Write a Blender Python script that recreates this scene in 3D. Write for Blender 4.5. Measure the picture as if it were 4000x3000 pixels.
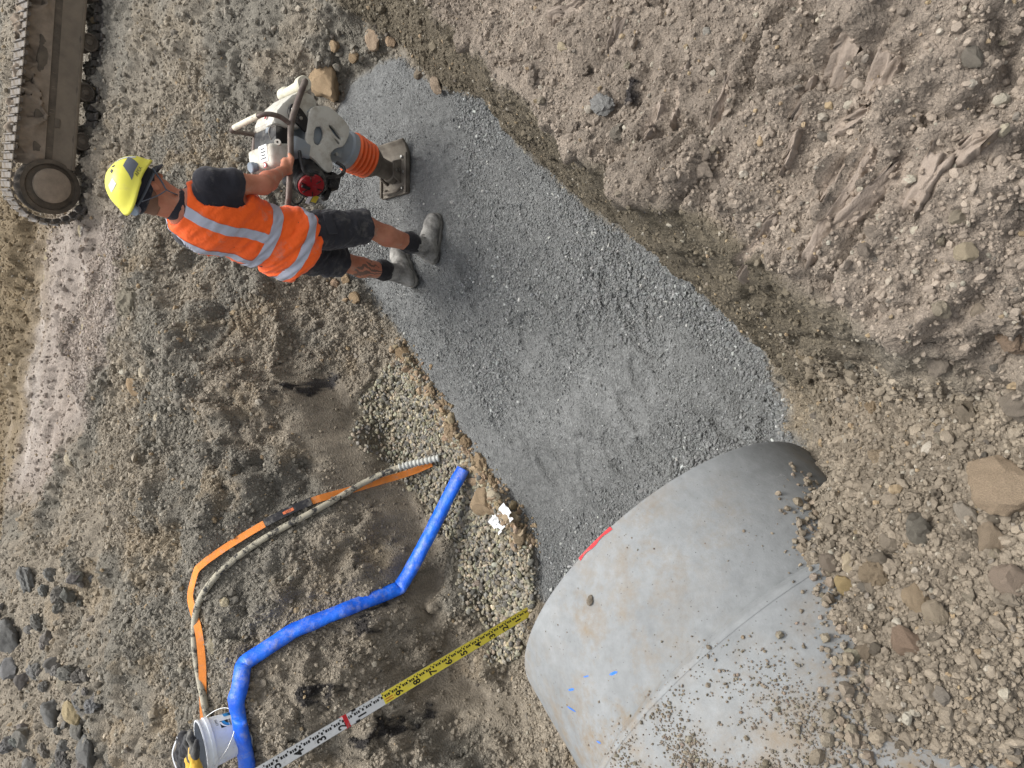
import bpy, bmesh, math, random
import numpy as np
from mathutils import Vector, Matrix

for o in list(bpy.data.objects): bpy.data.objects.remove(o)
S = bpy.context.scene
R = math.radians

# ---------------------------------------------------------------- camera (phone held sideways, looking down into the trench)
CAM_H, PITCH = 3.0, R(50)
cam = bpy.data.cameras.new('camera'); cam.sensor_width = 36; cam.sensor_fit = 'HORIZONTAL'
cam.lens = 36 * 2778 / 4000; cam.clip_start = .05; cam.clip_end = 500
co = bpy.data.objects.new('camera', cam); S.collection.objects.link(co)
_f = Vector((0, math.cos(PITCH), -math.sin(PITCH))); _r = Vector((1, 0, 0)); _u = Vector((0, math.sin(PITCH), math.cos(PITCH)))
m = Matrix.Identity(4)
for i in range(3):
    m[i][0] = -_u[i]; m[i][1] = _r[i]; m[i][2] = -_f[i]
m[2][3] = CAM_H
co.matrix_world = m; S.camera = co

# ---------------------------------------------------------------- sky and sun: bright overcast
SUN_EL, SUN_AZ = R(64), R(28)          # azimuth measured from +y towards +x
w = bpy.data.worlds.new('World'); S.world = w; w.use_nodes = True
nt = w.node_tree; nt.nodes.clear()
sky = nt.nodes.new('ShaderNodeTexSky'); sky.sky_type = 'NISHITA'; sky.sun_disc = False
sky.sun_elevation = SUN_EL; sky.sun_rotation = SUN_AZ; sky.dust_density = 5; sky.air_density = 1.0; sky.ozone_density = 1
hs = nt.nodes.new('ShaderNodeHueSaturation'); hs.inputs['Saturation'].default_value = .22
bg = nt.nodes.new('ShaderNodeBackground'); bg.inputs['Strength'].default_value = .13
wo = nt.nodes.new('ShaderNodeOutputWorld')
nt.links.new(sky.outputs[0], hs.inputs['Color']); nt.links.new(hs.outputs[0], bg.inputs[0]); nt.links.new(bg.outputs[0], wo.inputs[0])
sl = bpy.data.lights.new('sun', 'SUN'); sl.energy = 1.5; sl.angle = R(22); sl.color = (1, .96, .9)
so = bpy.data.objects.new('sun', sl); S.collection.objects.link(so)
_d = Vector((math.sin(SUN_AZ) * math.cos(SUN_EL), math.cos(SUN_AZ) * math.cos(SUN_EL), math.sin(SUN_EL)))
so.rotation_euler = _d.to_track_quat('Z', 'Y').to_euler(); so.location = _d * 30
S.view_settings.view_transform = 'Standard'; S.view_settings.look = 'None'; S.view_settings.gamma = 1
S.view_settings.exposure = .80; S.view_settings.use_curve_mapping = False

# ---------------------------------------------------------------- helpers
COL = S.collection
def srgb(r, g, b):
    f = lambda c: (c / 255 / 12.92) if c / 255 <= .04045 else ((c / 255 + .055) / 1.055) ** 2.4
    return (f(r), f(g), f(b), 1)
def link(o, parent=None):
    COL.objects.link(o)
    if parent is not None: o.parent = parent
    return o
def tag(o, label=None, cat=None, group=None, kind=None):
    if label: o['label'] = label
    if cat: o['category'] = cat
    if group: o['group'] = group
    if kind: o['kind'] = kind
    return o
def empty(name, loc=(0, 0, 0), rot=(0, 0, 0)):
    o = bpy.data.objects.new(name, None); COL.objects.link(o); o.empty_display_size = .05
    o.location = loc; o.rotation_euler = rot
    return o
def mesh(name, v, f, mat=None, parent=None, smooth=True, loc=None):
    me = bpy.data.meshes.new(name)
    if isinstance(v, np.ndarray) and isinstance(f, np.ndarray):
        v = np.ascontiguousarray(v, np.float32); f = np.ascontiguousarray(f, np.int32); k = f.shape[1]
        me.vertices.add(len(v)); me.vertices.foreach_set('co', v.ravel())
        me.loops.add(f.size); me.loops.foreach_set('vertex_index', f.ravel())
        me.polygons.add(len(f)); me.polygons.foreach_set('loop_start', np.arange(0, f.size, k, dtype=np.int32))
        me.update(calc_edges=True)
    else:
        me.from_pydata([tuple(map(float, p)) for p in v], [], [list(map(int, p)) for p in f]); me.update()
    me.polygons.foreach_set('use_smooth', [smooth] * len(me.polygons))
    if mat: me.materials.append(mat)
    o = bpy.data.objects.new(name, me); link(o, parent)
    if loc is not None: o.location = loc
    return o
def from_bm(name, bm, mat=None, parent=None, smooth=False, sharp=None):
    me = bpy.data.meshes.new(name); bmesh.ops.recalc_face_normals(bm, faces=bm.faces); bm.to_mesh(me); bm.free()
    me.polygons.foreach_set('use_smooth', [smooth] * len(me.polygons))
    if smooth and sharp: me.set_sharp_from_angle(angle=R(sharp))
    if mat: me.materials.append(mat)
    return link(bpy.data.objects.new(name, me), parent)
def box(name, c, s, mat, parent=None, bev=.004, rot=None, seg=2, taper=None):
    bm = bmesh.new(); bmesh.ops.create_cube(bm, size=1)
    for v in bm.verts:
        k = 1
        if taper and v.co.z > 0: v.co.x *= taper[0]; v.co.y *= taper[1]
        v.co = Vector((v.co.x * s[0], v.co.y * s[1], v.co.z * s[2]))
    if bev: bmesh.ops.bevel(bm, geom=bm.edges[:], offset=min(bev, min(s) * .45), segments=seg, affect='EDGES', profile=.5)
    M = Matrix.Translation(c)
    if rot is not None: M = M @ (rot if isinstance(rot, Matrix) else Matrix.Rotation(rot, 4, 'Z'))
    bm.transform(M)
    return from_bm(name, bm, mat, parent, True, 40)
def extrude(name, poly, h, M, mat, parent=None, bev=.004, holes=None):
    """polygon in local xy, extruded 0..h along local z, placed with matrix M"""
    bm = bmesh.new(); vs = [bm.verts.new((x, y, 0)) for x, y in poly]; fc = bm.faces.new(vs)
    g = bmesh.ops.extrude_face_region(bm, geom=[fc]); bmesh.ops.translate(bm, verts=[e for e in g['geom'] if isinstance(e, bmesh.types.BMVert)], vec=(0, 0, h))
    bmesh.ops.recalc_face_normals(bm, faces=bm.faces)
    if bev: bmesh.ops.bevel(bm, geom=bm.edges[:], offset=bev, segments=2, affect='EDGES', profile=.5)
    bm.transform(M)
    return from_bm(name, bm, mat, parent, True, 40)
def spline(pts, n):
    """Catmull-Rom through pts"""
    P = np.array(pts, float); P = np.vstack([2 * P[0] - P[1], P, 2 * P[-1] - P[-2]]); out = []
    segs = len(P) - 3
    for i in range(segs):
        for t in np.linspace(0, 1, n, endpoint=(i == segs - 1)):
            a, b, c, d = P[i:i + 4]
            out.append(.5 * (2 * b + (c - a) * t + (2 * a - 5 * b + 4 * c - d) * t * t + (3 * b - a - 3 * c + d) * t ** 3))
    return np.array(out)
def frames(P, up=(0, 0, 1)):
    T = np.gradient(P, axis=0); T /= np.linalg.norm(T, axis=1)[:, None] + 1e-12
    U = np.zeros_like(P); u0 = np.array(up, float); u0 = u0 - (u0 @ T[0]) * T[0]
    if np.linalg.norm(u0) < 1e-3: u0 = np.array((1., 0, 0)) - T[0][0] * T[0]
    u0 /= np.linalg.norm(u0)
    for i in range(len(P)):
        u0 = u0 - (u0 @ T[i]) * T[i]; u0 /= np.linalg.norm(u0); U[i] = u0
    return T, U, np.cross(T, U)
def tube_data(P, rad, seg=12, up=(0, 0, 1), cap=True, flat=1.0):
    P = np.array(P, float); T, U, B = frames(P, up); n = len(P)
    rad = np.broadcast_to(np.array(rad, float), (n,)); flat = np.broadcast_to(np.array(flat, float), (n,))
    a = np.linspace(0, 2 * np.pi, seg, endpoint=False)
    V = P[:, None] + rad[:, None, None] * (np.cos(a)[None, :, None] * B[:, None] + (flat[:, None] * np.sin(a)[None])[:, :, None] * U[:, None])
    V = V.reshape(-1, 3); Fc = []
    for i in range(n - 1):
        for j in range(seg):
            k = (j + 1) % seg; Fc.append((i * seg + j, i * seg + k, (i + 1) * seg + k, (i + 1) * seg + j))
    if cap: Fc.append(tuple(range(seg))[::-1]); Fc.append(tuple((n - 1) * seg + j for j in range(seg)))
    return V, Fc
def tube(name, pts, rad, mat, parent=None, seg=12, sub=0, up=(0, 0, 1), cap=True, flat=1.0):
    P = spline(pts, sub) if sub else np.array(pts, float)
    if sub and not np.isscalar(rad):
        rad = np.interp(np.linspace(0, len(pts) - 1, len(P)), range(len(pts)), rad)
    v, f = tube_data(P, rad, seg, up, cap, flat)
    o = mesh(name, v, f, mat, parent); o.data.set_sharp_from_angle(angle=R(50)); return o
def lathe(name, prof, M, mat, parent=None, seg=24, sharp=35, a0=0, a1=2 * math.pi, close=True):
    """profile (radius, z) revolved about local z"""
    n = len(prof); full = abs(a1 - a0 - 2 * math.pi) < 1e-6; ns = seg if full else seg + 1
    V = []; Fc = []
    for j in range(ns):
        a = a0 + (a1 - a0) * j / seg
        for r, z in prof: V.append(M @ Vector((r * math.cos(a), r * math.sin(a), z)))
    for j in range(seg):
        k = (j + 1) % ns
        for i in range(n - 1): Fc.append((j * n + i, k * n + i, k * n + i + 1, j * n + i + 1))
    bm = bmesh.new(); vs = [bm.verts.new(v) for v in V]
    for f in Fc:
        try: bm.faces.new([vs[i] for i in f])
        except ValueError: pass
    bmesh.ops.remove_doubles(bm, verts=bm.verts, dist=1e-5)
    return from_bm(name, bm, mat, parent, True, sharp)
def basis(o, x, z):
    """matrix with origin o, local z along z, local x near x"""
    z = Vector(z).normalized(); x = Vector(x); x = (x - x.dot(z) * z).normalized(); y = z.cross(x)
    M = Matrix.Identity(4)
    for i in range(3): M[i][0], M[i][1], M[i][2], M[i][3] = x[i], y[i], z[i], o[i]
    return M
def text(name, body, size, M, mat, parent, extrude=.0004, align='CENTER', sx=1.0, bold=0.0):
    cu = bpy.data.curves.new(name, 'FONT'); cu.body = body; cu.size = size; cu.align_x = align; cu.align_y = 'CENTER'
    cu.extrude = extrude; cu.offset = bold; cu.resolution_u = 2
    t = bpy.data.objects.new(name + '_tmp', cu); COL.objects.link(t); bpy.context.view_layer.update()
    me = bpy.data.meshes.new_from_object(t.evaluated_get(bpy.context.evaluated_depsgraph_get()))
    bpy.data.objects.remove(t); bpy.data.curves.remove(cu)
    me.transform(M @ Matrix.Diagonal((sx, 1, 1, 1))); me.materials.clear(); me.materials.append(mat); me.name = name
    return link(bpy.data.objects.new(name, me), parent)

# numpy noise -----------------------------------------------------
def _hash(i, j, k, s=0):
    h = (i.astype(np.int64) * 374761393 + j.astype(np.int64) * 668265263 + k.astype(np.int64) * 2147483647 + s * 974711) & 0xffffffff
    h = ((h ^ (h >> 13)) * 1274126177) & 0xffffffff; h = ((h ^ (h >> 16)) * 2246822519) & 0xffffffff
    return ((h ^ (h >> 15)) & 0xffffff) / float(0x1000000)
def vnoise(p, s=0):
    i = np.floor(p); f = p - i; i = i.astype(np.int64); u = f * f * f * (f * (f * 6 - 15) + 10)
    x, y, z = i[..., 0], i[..., 1], i[..., 2]; ux, uy, uz = u[..., 0], u[..., 1], u[..., 2]
    def L(a, b, t): return a + (b - a) * t
    return L(L(L(_hash(x, y, z, s), _hash(x + 1, y, z, s), ux), L(_hash(x, y + 1, z, s), _hash(x + 1, y + 1, z, s), ux), uy),
             L(L(_hash(x, y, z + 1, s), _hash(x + 1, y, z + 1, s), ux), L(_hash(x, y + 1, z + 1, s), _hash(x + 1, y + 1, z + 1, s), ux), uy), uz) * 2 - 1
def fbm(p, oct=4, s=0, g=.5):
    a, t, k = 1., 0, 1.
    for o in range(oct): t = t + a * vnoise(p * k + 17.3 * o, s + o); a *= g; k *= 2.03
    return t
def worley(p, s=0):
    i = np.floor(p).astype(np.int64); best = np.full(p.shape[:-1], 9.); sec = best.copy()
    for dx in (-1, 0, 1):
        for dy in (-1, 0, 1):
            for dz in (-1, 0, 1):
                c = i + np.array((dx, dy, dz)); x, y, z = c[..., 0], c[..., 1], c[..., 2]
                q = c + np.stack([_hash(x, y, z, s + 1), _hash(x, y, z, s + 2), _hash(x, y, z, s + 3)], -1)
                d = ((p - q) ** 2).sum(-1); sec = np.minimum(sec, np.maximum(best, d)); best = np.minimum(best, d)
    return np.sqrt(best), np.sqrt(sec)
def smooth(a, b, x): t = np.clip((x - a) / (b - a), 0, 1); return t * t * (3 - 2 * t)
rng = np.random.default_rng(7); random.seed(7)

# materials -------------------------------------------------------
def new_mat(name):
    ma = bpy.data.materials.new(name); ma.use_nodes = True
    nt = ma.node_tree; return ma, nt, nt.nodes['Principled BSDF']
def N(nt, t, **kw):
    n = nt.nodes.new(t)
    for k, v in kw.items():
        if k in n.inputs: n.inputs[k].default_value = v
        else: setattr(n, k, v)
    return n
def mixc(nt, fac, a, b, mode='MIX'):
    n = nt.nodes.new('ShaderNodeMix'); n.data_type = 'RGBA'; n.blend_type = mode
    for s, v in ((0, fac), (6, a), (7, b)):
        if isinstance(v, bpy.types.NodeSocket): nt.links.new(v, n.inputs[s])
        else: n.inputs[s].default_value = v
    return n.outputs[2]
def ramp(nt, src, lo, hi):
    n = nt.nodes.new('ShaderNodeMapRange'); n.inputs[1].default_value = lo; n.inputs[2].default_value = hi
    nt.links.new(src, n.inputs[0]); return n.outputs[0]
def noise(nt, scale, detail=4, rough=.55, coord='Object'):
    tc = nt.nodes.new('ShaderNodeTexCoord'); n = N(nt, 'ShaderNodeTexNoise', Scale=scale, Detail=detail, Roughness=rough)
    nt.links.new(tc.outputs[coord], n.inputs['Vector']); return n.outputs[0]
def bump(nt, bs, src, strength=.4, dist=.003):
    b = N(nt, 'ShaderNodeBump', Strength=strength, Distance=dist); nt.links.new(src, b.inputs['Height'])
    old = bs.inputs['Normal']
    if old.is_linked: nt.links.new(old.links[0].from_socket, b.inputs['Normal'])
    nt.links.new(b.outputs[0], bs.inputs['Normal'])
DUST = (.30, .285, .25, 1)
def paint(name, col, rough=.5, var=.12, dirt=.25, dirt_scale=9, dirt_col=DUST, metal=0, bumps=.0, bscale=60, spec=.5, coat=0):
    """coloured surface with uneven tone, dust film and fine relief"""
    ma, nt, bs = new_mat(name)
    n1 = noise(nt, 14, 5, .6); a = tuple(c * (1 - var) for c in col[:3]) + (1,); b = tuple(min(1, c * (1 + var)) for c in col[:3]) + (1,)
    c = mixc(nt, ramp(nt, n1, .3, .7), a, b)
    if dirt:
        n2 = noise(nt, dirt_scale, 8, .68); f = ramp(nt, n2, .62 - dirt * .45, .78 - dirt * .2)
        k = nt.nodes.new('ShaderNodeMath'); k.operation = 'MULTIPLY'; k.inputs[1].default_value = min(1, .45 + dirt); nt.links.new(f, k.inputs[0])
        c = mixc(nt, k.outputs[0], c, dirt_col)
        r = nt.nodes.new('ShaderNodeMapRange'); r.inputs[3].default_value = rough; r.inputs[4].default_value = .9; nt.links.new(k.outputs[0], r.inputs[0]); nt.links.new(r.outputs[0], bs.inputs['Roughness'])
    else: bs.inputs['Roughness'].default_value = rough
    nt.links.new(c, bs.inputs['Base Color']); bs.inputs['Metallic'].default_value = metal; bs.inputs['Specular IOR Level'].default_value = spec
    bs.inputs['Coat Weight'].default_value = coat
    if bumps: bump(nt, bs, noise(nt, bscale, 6, .65), bumps, .004)
    return ma


# ------- measured layout of the site, metres (x right, y away, z up)
BL = [[[2.088, 3.508, 0.0], [2.034, 3.375, 0.0], [1.782, 3.085, 0.0], [1.603, 2.71, 0.0], [1.413, 2.571, 0.0], [1.219, 2.374, 0.0], [0.973, 2.102, 0.0], [0.771, 1.853, 0.0], [0.557, 1.554, 0.0], [0.439, 1.438, 0.0], [0.282, 1.264, 0.0], [0.117, 1.122, 0.0], [-0.135, 1.037, 0.02]], [[1.884, 2.593, 0.62], [1.744, 2.448, 0.68], [1.501, 2.169, 0.75], [1.09, 1.692, 1.0], [0.777, 1.369, 1.15], [0.588, 1.128, 1.2], [0.43, 0.844, 1.24], [0.253, 0.588, 1.28], [0.157, 0.477, 1.3], [0.085, 0.382, 1.3], [0.042, 0.252, 1.3]], [[1.377, 1.583, 1.0], [1.008, 1.192, 1.15], [0.701, 0.844, 1.24], [0.49, 0.581, 1.3], [0.324, 0.373, 1.34], [0.17, 0.203, 1.37], [0.094, 0.12, 1.38]], [[1.044, 0.863, 1.2], [0.648, 0.469, 1.33], [0.49, 0.28, 1.38], [0.359, 0.117, 1.42]], [[0.812, 0.409, 1.38], [0.681, 0.115, 1.45]], [[-0.001, 0.792, 0.4], [-0.044, 0.6, 0.62], [-0.063, 0.426, 0.85], [-0.055, 0.28, 1.05], [-0.047, 0.13, 1.25]], [[-0.212, 0.792, 0.4], [-0.231, 0.598, 0.78], [-0.21, 0.468, 0.92], [-0.192, 0.34, 1.03], [-0.176, 0.233, 1.13], [-0.163, 0.134, 1.2]], [[-0.521, 0.42, 1.13], [-0.492, 0.316, 1.17], [-0.466, 0.224, 1.2], [-0.439, 0.131, 1.24]], [[-0.682, 0.347, 1.25], [-0.686, 0.215, 1.27], [-0.756, 0.128, 1.28]], [[2.042, 3.937, 0.0], [1.91, 4.04, 0.0], [1.351, 4.309, 0.0], [0.913, 3.987, 0.02], [0.639, 3.75, 0.03], [0.258, 3.342, 0.03], [-0.057, 3.094, 0.03], [-0.372, 2.789, 0.03], [-0.634, 2.512, 0.03], [-0.867, 2.358, 0.02], [-1.137, 2.327, 0.0]], [[-0.001, 3.473, 0.03], [-0.348, 3.353, 0.02], [-0.614, 3.104, 0.02], [-0.852, 2.799, 0.02], [-1.222, 2.656, 0.02], [-1.512, 2.579, 0.03], [-1.534, 2.455, 0.02]], [[1.227, 4.248, 0.08], [0.771, 3.93, 0.1], [0.475, 3.662, 0.1], [0.144, 3.48, 0.08], [-0.207, 3.548, 0.08], [-0.492, 3.414, 0.08], [-0.7, 3.221, 0.1], [-0.95, 3.021, 0.1], [-1.21, 2.963, 0.1], [-1.4, 2.85, 0.1], [-1.621, 2.812, 0.12], [-1.685, 2.552, 0.1], [-1.716, 2.373, 0.08]], [[0.12, 3.941, 0.22], [-0.176, 3.656, 0.25], [-0.478, 3.428, 0.25], [-0.786, 3.221, 0.28], [-1.101, 3.038, 0.3], [-1.323, 2.883, 0.32], [-1.563, 2.828, 0.32], [-1.803, 2.656, 0.28], [-1.85, 2.351, 0.22], [-1.807, 1.895, 0.22]], [[0.634, 4.255, 0.5], [0.386, 4.166, 0.52], [0.085, 3.956, 0.55], [-0.33, 3.678, 0.6], [-0.714, 3.447, 0.6], [-1.063, 3.205, 0.62], [-1.405, 3.084, 0.65], [-1.608, 2.93, 0.65], [-1.83, 2.756, 0.55], [-1.915, 2.538, 0.5]], [[1.127, 5.413, 0.68], [0.735, 5.089, 0.85], [0.401, 4.9, 0.9], [0.086, 4.481, 0.88], [-0.195, 4.157, 0.95], [-0.578, 3.907, 1.02], [-0.95, 3.841, 1.08], [-1.204, 3.853, 1.1], [-1.445, 3.61, 1.12], [-1.575, 3.375, 1.12], [-1.75, 3.141, 1.08], [-1.848, 3.012, 1.06]], [[1.321, 6.269, 0.68], [0.814, 5.856, 0.8], [0.1, 5.56, 0.88], [-0.55, 5.297, 0.98], [-1.147, 5.088, 1.06], [-2.012, 4.93, 1.12], [-2.209, 4.172, 1.16]], [[1.398, 6.816, 0.7], [0.507, 6.69, 0.76], [-0.271, 6.606, 0.84], [-1.009, 6.474, 0.95], [-1.973, 6.0, 1.1], [-2.793, 5.842, 1.15]], [[1.535, 7.754, 0.7], [0.556, 7.61, 0.78], [-0.505, 7.461, 0.86], [-1.469, 7.092, 1.0]], [[1.585, 8.215, 0.8], [0.129, 7.981, 0.9], [-0.74, 7.93, 0.95], [-1.886, 7.337, 1.12], [-3.183, 7.025, 1.2]], [[1.938, 4.021, 0.2], [1.716, 4.151, 0.22], [1.381, 4.373, 0.22]], [[2.291, 3.684, 0.12], [2.233, 3.479, 0.1], [2.162, 3.348, 0.1]], [[2.445, 3.828, 0.3], [2.279, 4.295, 0.34], [1.898, 4.703, 0.38], [1.414, 4.83, 0.45], [1.088, 4.968, 0.55]], [[2.655, 4.647, 0.48], [2.472, 5.179, 0.55], [2.03, 5.487, 0.58], [1.552, 5.798, 0.62]], [[2.997, 5.798, 0.62], [2.753, 6.229, 0.66], [2.202, 6.317, 0.68], [1.649, 6.414, 0.68], [1.406, 6.607, 0.7]], [[3.422, 7.096, 0.68], [2.597, 7.096, 0.68], [1.772, 7.096, 0.68]], [[3.883, 8.781, 0.75], [3.012, 8.742, 0.74], [2.027, 8.589, 0.74]], [[-0.311, 0.683, 0.695], [-0.399, 0.63, 0.883], [-0.48, 0.594, 0.991], [-0.591, 0.516, 1.085], [-0.701, 0.458, 1.173], [-0.783, 0.438, 1.238], [-0.864, 0.433, 1.295], [-1.015, 0.415, 1.375]]]
BED_XY = [[2.079, 3.508], [2.042, 3.937], [1.91, 4.04], [1.648, 4.309], [1.356, 4.337], [0.919, 4.014], [0.645, 3.788], [0.26, 3.375], [-0.057, 3.125], [-0.376, 2.818], [-0.641, 2.537], [-0.873, 2.374], [-1.137, 2.327], [-1.25, 2.05], [-1.6, 1.55], [-1.3, 0.6], [-0.35, 0.9], [-0.2, 1.05], [-0.136, 1.044], [0.117, 1.122], [0.282, 1.264], [0.439, 1.438], [0.557, 1.554], [0.771, 1.853], [0.973, 2.102], [1.219, 2.374], [1.413, 2.571], [1.603, 2.71], [1.782, 3.085], [2.034, 3.375]]
PEB_XY = [[0.145, 3.473], [0.171, 3.32], [-0.112, 3.074], [-0.386, 2.808], [-0.663, 2.545], [-0.868, 2.382], [-1.129, 2.319], [-1.417, 2.398], [-1.512, 2.479], [-1.546, 2.613], [-1.355, 2.682], [-1.147, 2.826], [-0.944, 2.9], [-0.727, 3.134], [-0.523, 3.385], [-0.299, 3.563], [-0.092, 3.632]]
CLAY_XY = [[[0.089, 3.916], [0.073, 3.77], [-0.148, 3.59], [-0.379, 3.479], [-0.517, 3.391], [-0.676, 3.263], [-0.708, 3.344], [-0.515, 3.51], [-0.295, 3.716], [-0.091, 3.838]], [[-0.475, 3.316], [-0.741, 3.136], [-0.938, 2.961], [-1.154, 3.07], [-0.936, 3.14], [-0.685, 3.341]], [[-1.16, 3.077], [-0.992, 2.944], [-1.326, 2.851], [-1.621, 2.812], [-1.658, 2.453], [-1.731, 2.342], [-1.809, 2.484], [-1.771, 2.741], [-1.49, 2.812]]]
RUT_XY = [[1.578, 7.845], [1.274, 5.822], [0.733, 5.719], [0.248, 5.865], [-0.26, 6.184], [-0.921, 6.899], [-1.124, 8.077], [-0.314, 8.007], [0.564, 7.766]]
BROWN_XY = [[2.549, 8.943], [1.629, 7.432], [0.542, 7.432], [-0.297, 7.495], [-1.402, 7.89], [-1.928, 8.943], [-0.377, 10.232], [2.835, 10.232]]
FILL_XY = [[0.124, 0.799], [0.052, 0.665], [-0.001, 0.472], [-0.056, 0.14], [-0.503, 0.053], [-1.048, 0.079], [-1.217, 0.495], [-0.978, 0.53], [-0.64, 0.554], [-0.458, 0.621], [-0.289, 0.627], [-0.176, 0.717], [-0.095, 0.731]]
SCORES = [[[0.727, 0.388], [0.663, 0.472], 0.0331, 0.075], [[0.684, 0.335], [0.601, 0.399], 0.0262, 0.075], [[0.59, 0.367], [0.561, 0.469], 0.0205, 0.075], [[0.505, 0.372], [0.273, 0.528], 0.0182, 0.075], [[0.502, 0.423], [0.409, 0.496], 0.0148, 0.075], [[0.46, 0.32], [0.35, 0.458], 0.0182, 0.075], [[0.458, 0.245], [0.358, 0.322], 0.0285, 0.075], [[0.481, 0.167], [0.441, 0.231], 0.0262, 0.075], [[0.869, 0.867], [0.732, 0.924], 0.0148, 0.075], [[0.796, 0.962], [0.7, 1.019], 0.0125, 0.075], [[0.78, 0.727], [0.658, 0.779], 0.0137, 0.075], [[1.256, 1.314], [1.256, 1.493], 0.0148, 0.075], [[1.297, 1.405], [1.25, 1.465], 0.0125, 0.075], [[1.109, 1.129], [1.034, 1.176], 0.0125, 0.075], [[0.677, 0.494], [0.603, 0.559], 0.0148, 0.075], [[0.594, 0.545], [0.505, 0.598], 0.0125, 0.075], [[0.396, 0.595], [0.283, 0.77], 0.0137, 0.075]]
LANES = [[[1.582, 6.96], [1.079, 6.854], [0.505, 6.649], [0.035, 6.343], [-0.542, 6.123]], [[1.475, 7.653], [0.769, 7.574], [0.125, 7.526], [-0.71, 7.441]], [[1.334, 6.374], [0.647, 5.987], [0.104, 5.865]]]
FUR = [-0.8298, 0.558]
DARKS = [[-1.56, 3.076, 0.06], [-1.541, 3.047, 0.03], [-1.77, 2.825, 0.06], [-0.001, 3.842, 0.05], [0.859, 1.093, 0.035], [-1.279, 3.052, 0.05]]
RIDGE = [[0.246, 3.425], [-0.058, 3.144], [-0.274, 2.947], [-0.453, 2.781], [-0.597, 2.621], [-0.739, 2.503], [-0.84, 2.406]]
HEAP = [[-2.404, 6.748], [-2.237, 6.479], [-2.746, 5.801], [-1.992, 7.358], [-2.852, 6.666], [-2.112, 5.226], [-2.185, 5.519], [-2.665, 5.79], [-1.673, 6.013], [-1.93, 6.179], [-2.738, 5.756], [-2.053, 5.665], [-3.055, 6.603], [-2.176, 5.466], [-1.621, 5.844], [-1.552, 5.878], [-1.899, 6.518], [-1.643, 6.502], [-2.637, 5.486], [-2.935, 6.887], [-2.177, 5.288], [-2.502, 5.829], [-2.472, 6.102], [-2.278, 6.517], [-1.635, 6.151], [-1.553, 5.953], [-1.378, 5.609], [-2.644, 5.756], [-1.421, 5.588], [-2.017, 5.395], [-2.579, 5.703], [-2.046, 5.531], [-3.037, 6.63], [-1.381, 5.614], [-2.028, 7.167], [-2.864, 6.366], [-2.002, 6.725], [-2.686, 5.501], [-2.765, 5.814], [-2.431, 5.701], [-1.386, 5.552], [-1.506, 6.412], [-3.009, 6.582], [-2.777, 5.829], [-2.638, 6.801], [-2.668, 5.826], [-1.917, 7.295], [-1.655, 6.822], [-2.294, 5.421], [-2.313, 6.246], [-2.093, 5.863], [-2.093, 6.027], [-2.089, 5.329], [-2.015, 6.389], [-2.773, 6.709], [-2.048, 5.254], [-2.888, 6.068], [-2.249, 6.37], [-2.392, 7.23], [-2.749, 5.794]]
PUDDLES = [(1.158, 6.841, 0.45, 0.16), (0.344, 6.537, 0.4, 0.14), (0.552, 7.538, 0.6, 0.15)]
HOSE_XY = [[-0.484, 2.833], [-1.136, 3.028], [-1.209, 3.139], [-1.306, 3.304], [-1.443, 3.428], [-1.561, 3.366], [-1.702, 3.388], [-1.922, 3.44], [-2.371, 3.543]]
RUBBER_XY = [[-0.438, 3.042], [-0.498, 3.237], [-0.575, 3.356], [-0.655, 3.406], [-0.734, 3.463], [-0.834, 3.579], [-0.924, 3.662], [-1.02, 3.734], [-1.12, 3.789], [-1.208, 3.822], [-1.306, 3.848], [-1.437, 3.856], [-1.588, 3.832], [-1.711, 3.802], [-1.824, 3.78], [-1.898, 3.755]]
STRAP_XY = [[-0.475, 3.108], [-0.533, 3.225], [-0.568, 3.311], [-0.597, 3.358], [-0.631, 3.418], [-0.661, 3.476], [-0.709, 3.538], [-0.775, 3.607], [-0.885, 3.729], [-0.988, 3.818], [-1.086, 3.892], [-1.181, 3.955], [-1.241, 3.9], [-1.322, 3.809], [-1.443, 3.779], [-1.604, 3.797], [-1.769, 3.82], [-1.879, 3.828]]
BUCKET_XY = [-1.834, 3.52]
PAPER_XY = [-0.737, 2.535]
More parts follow.
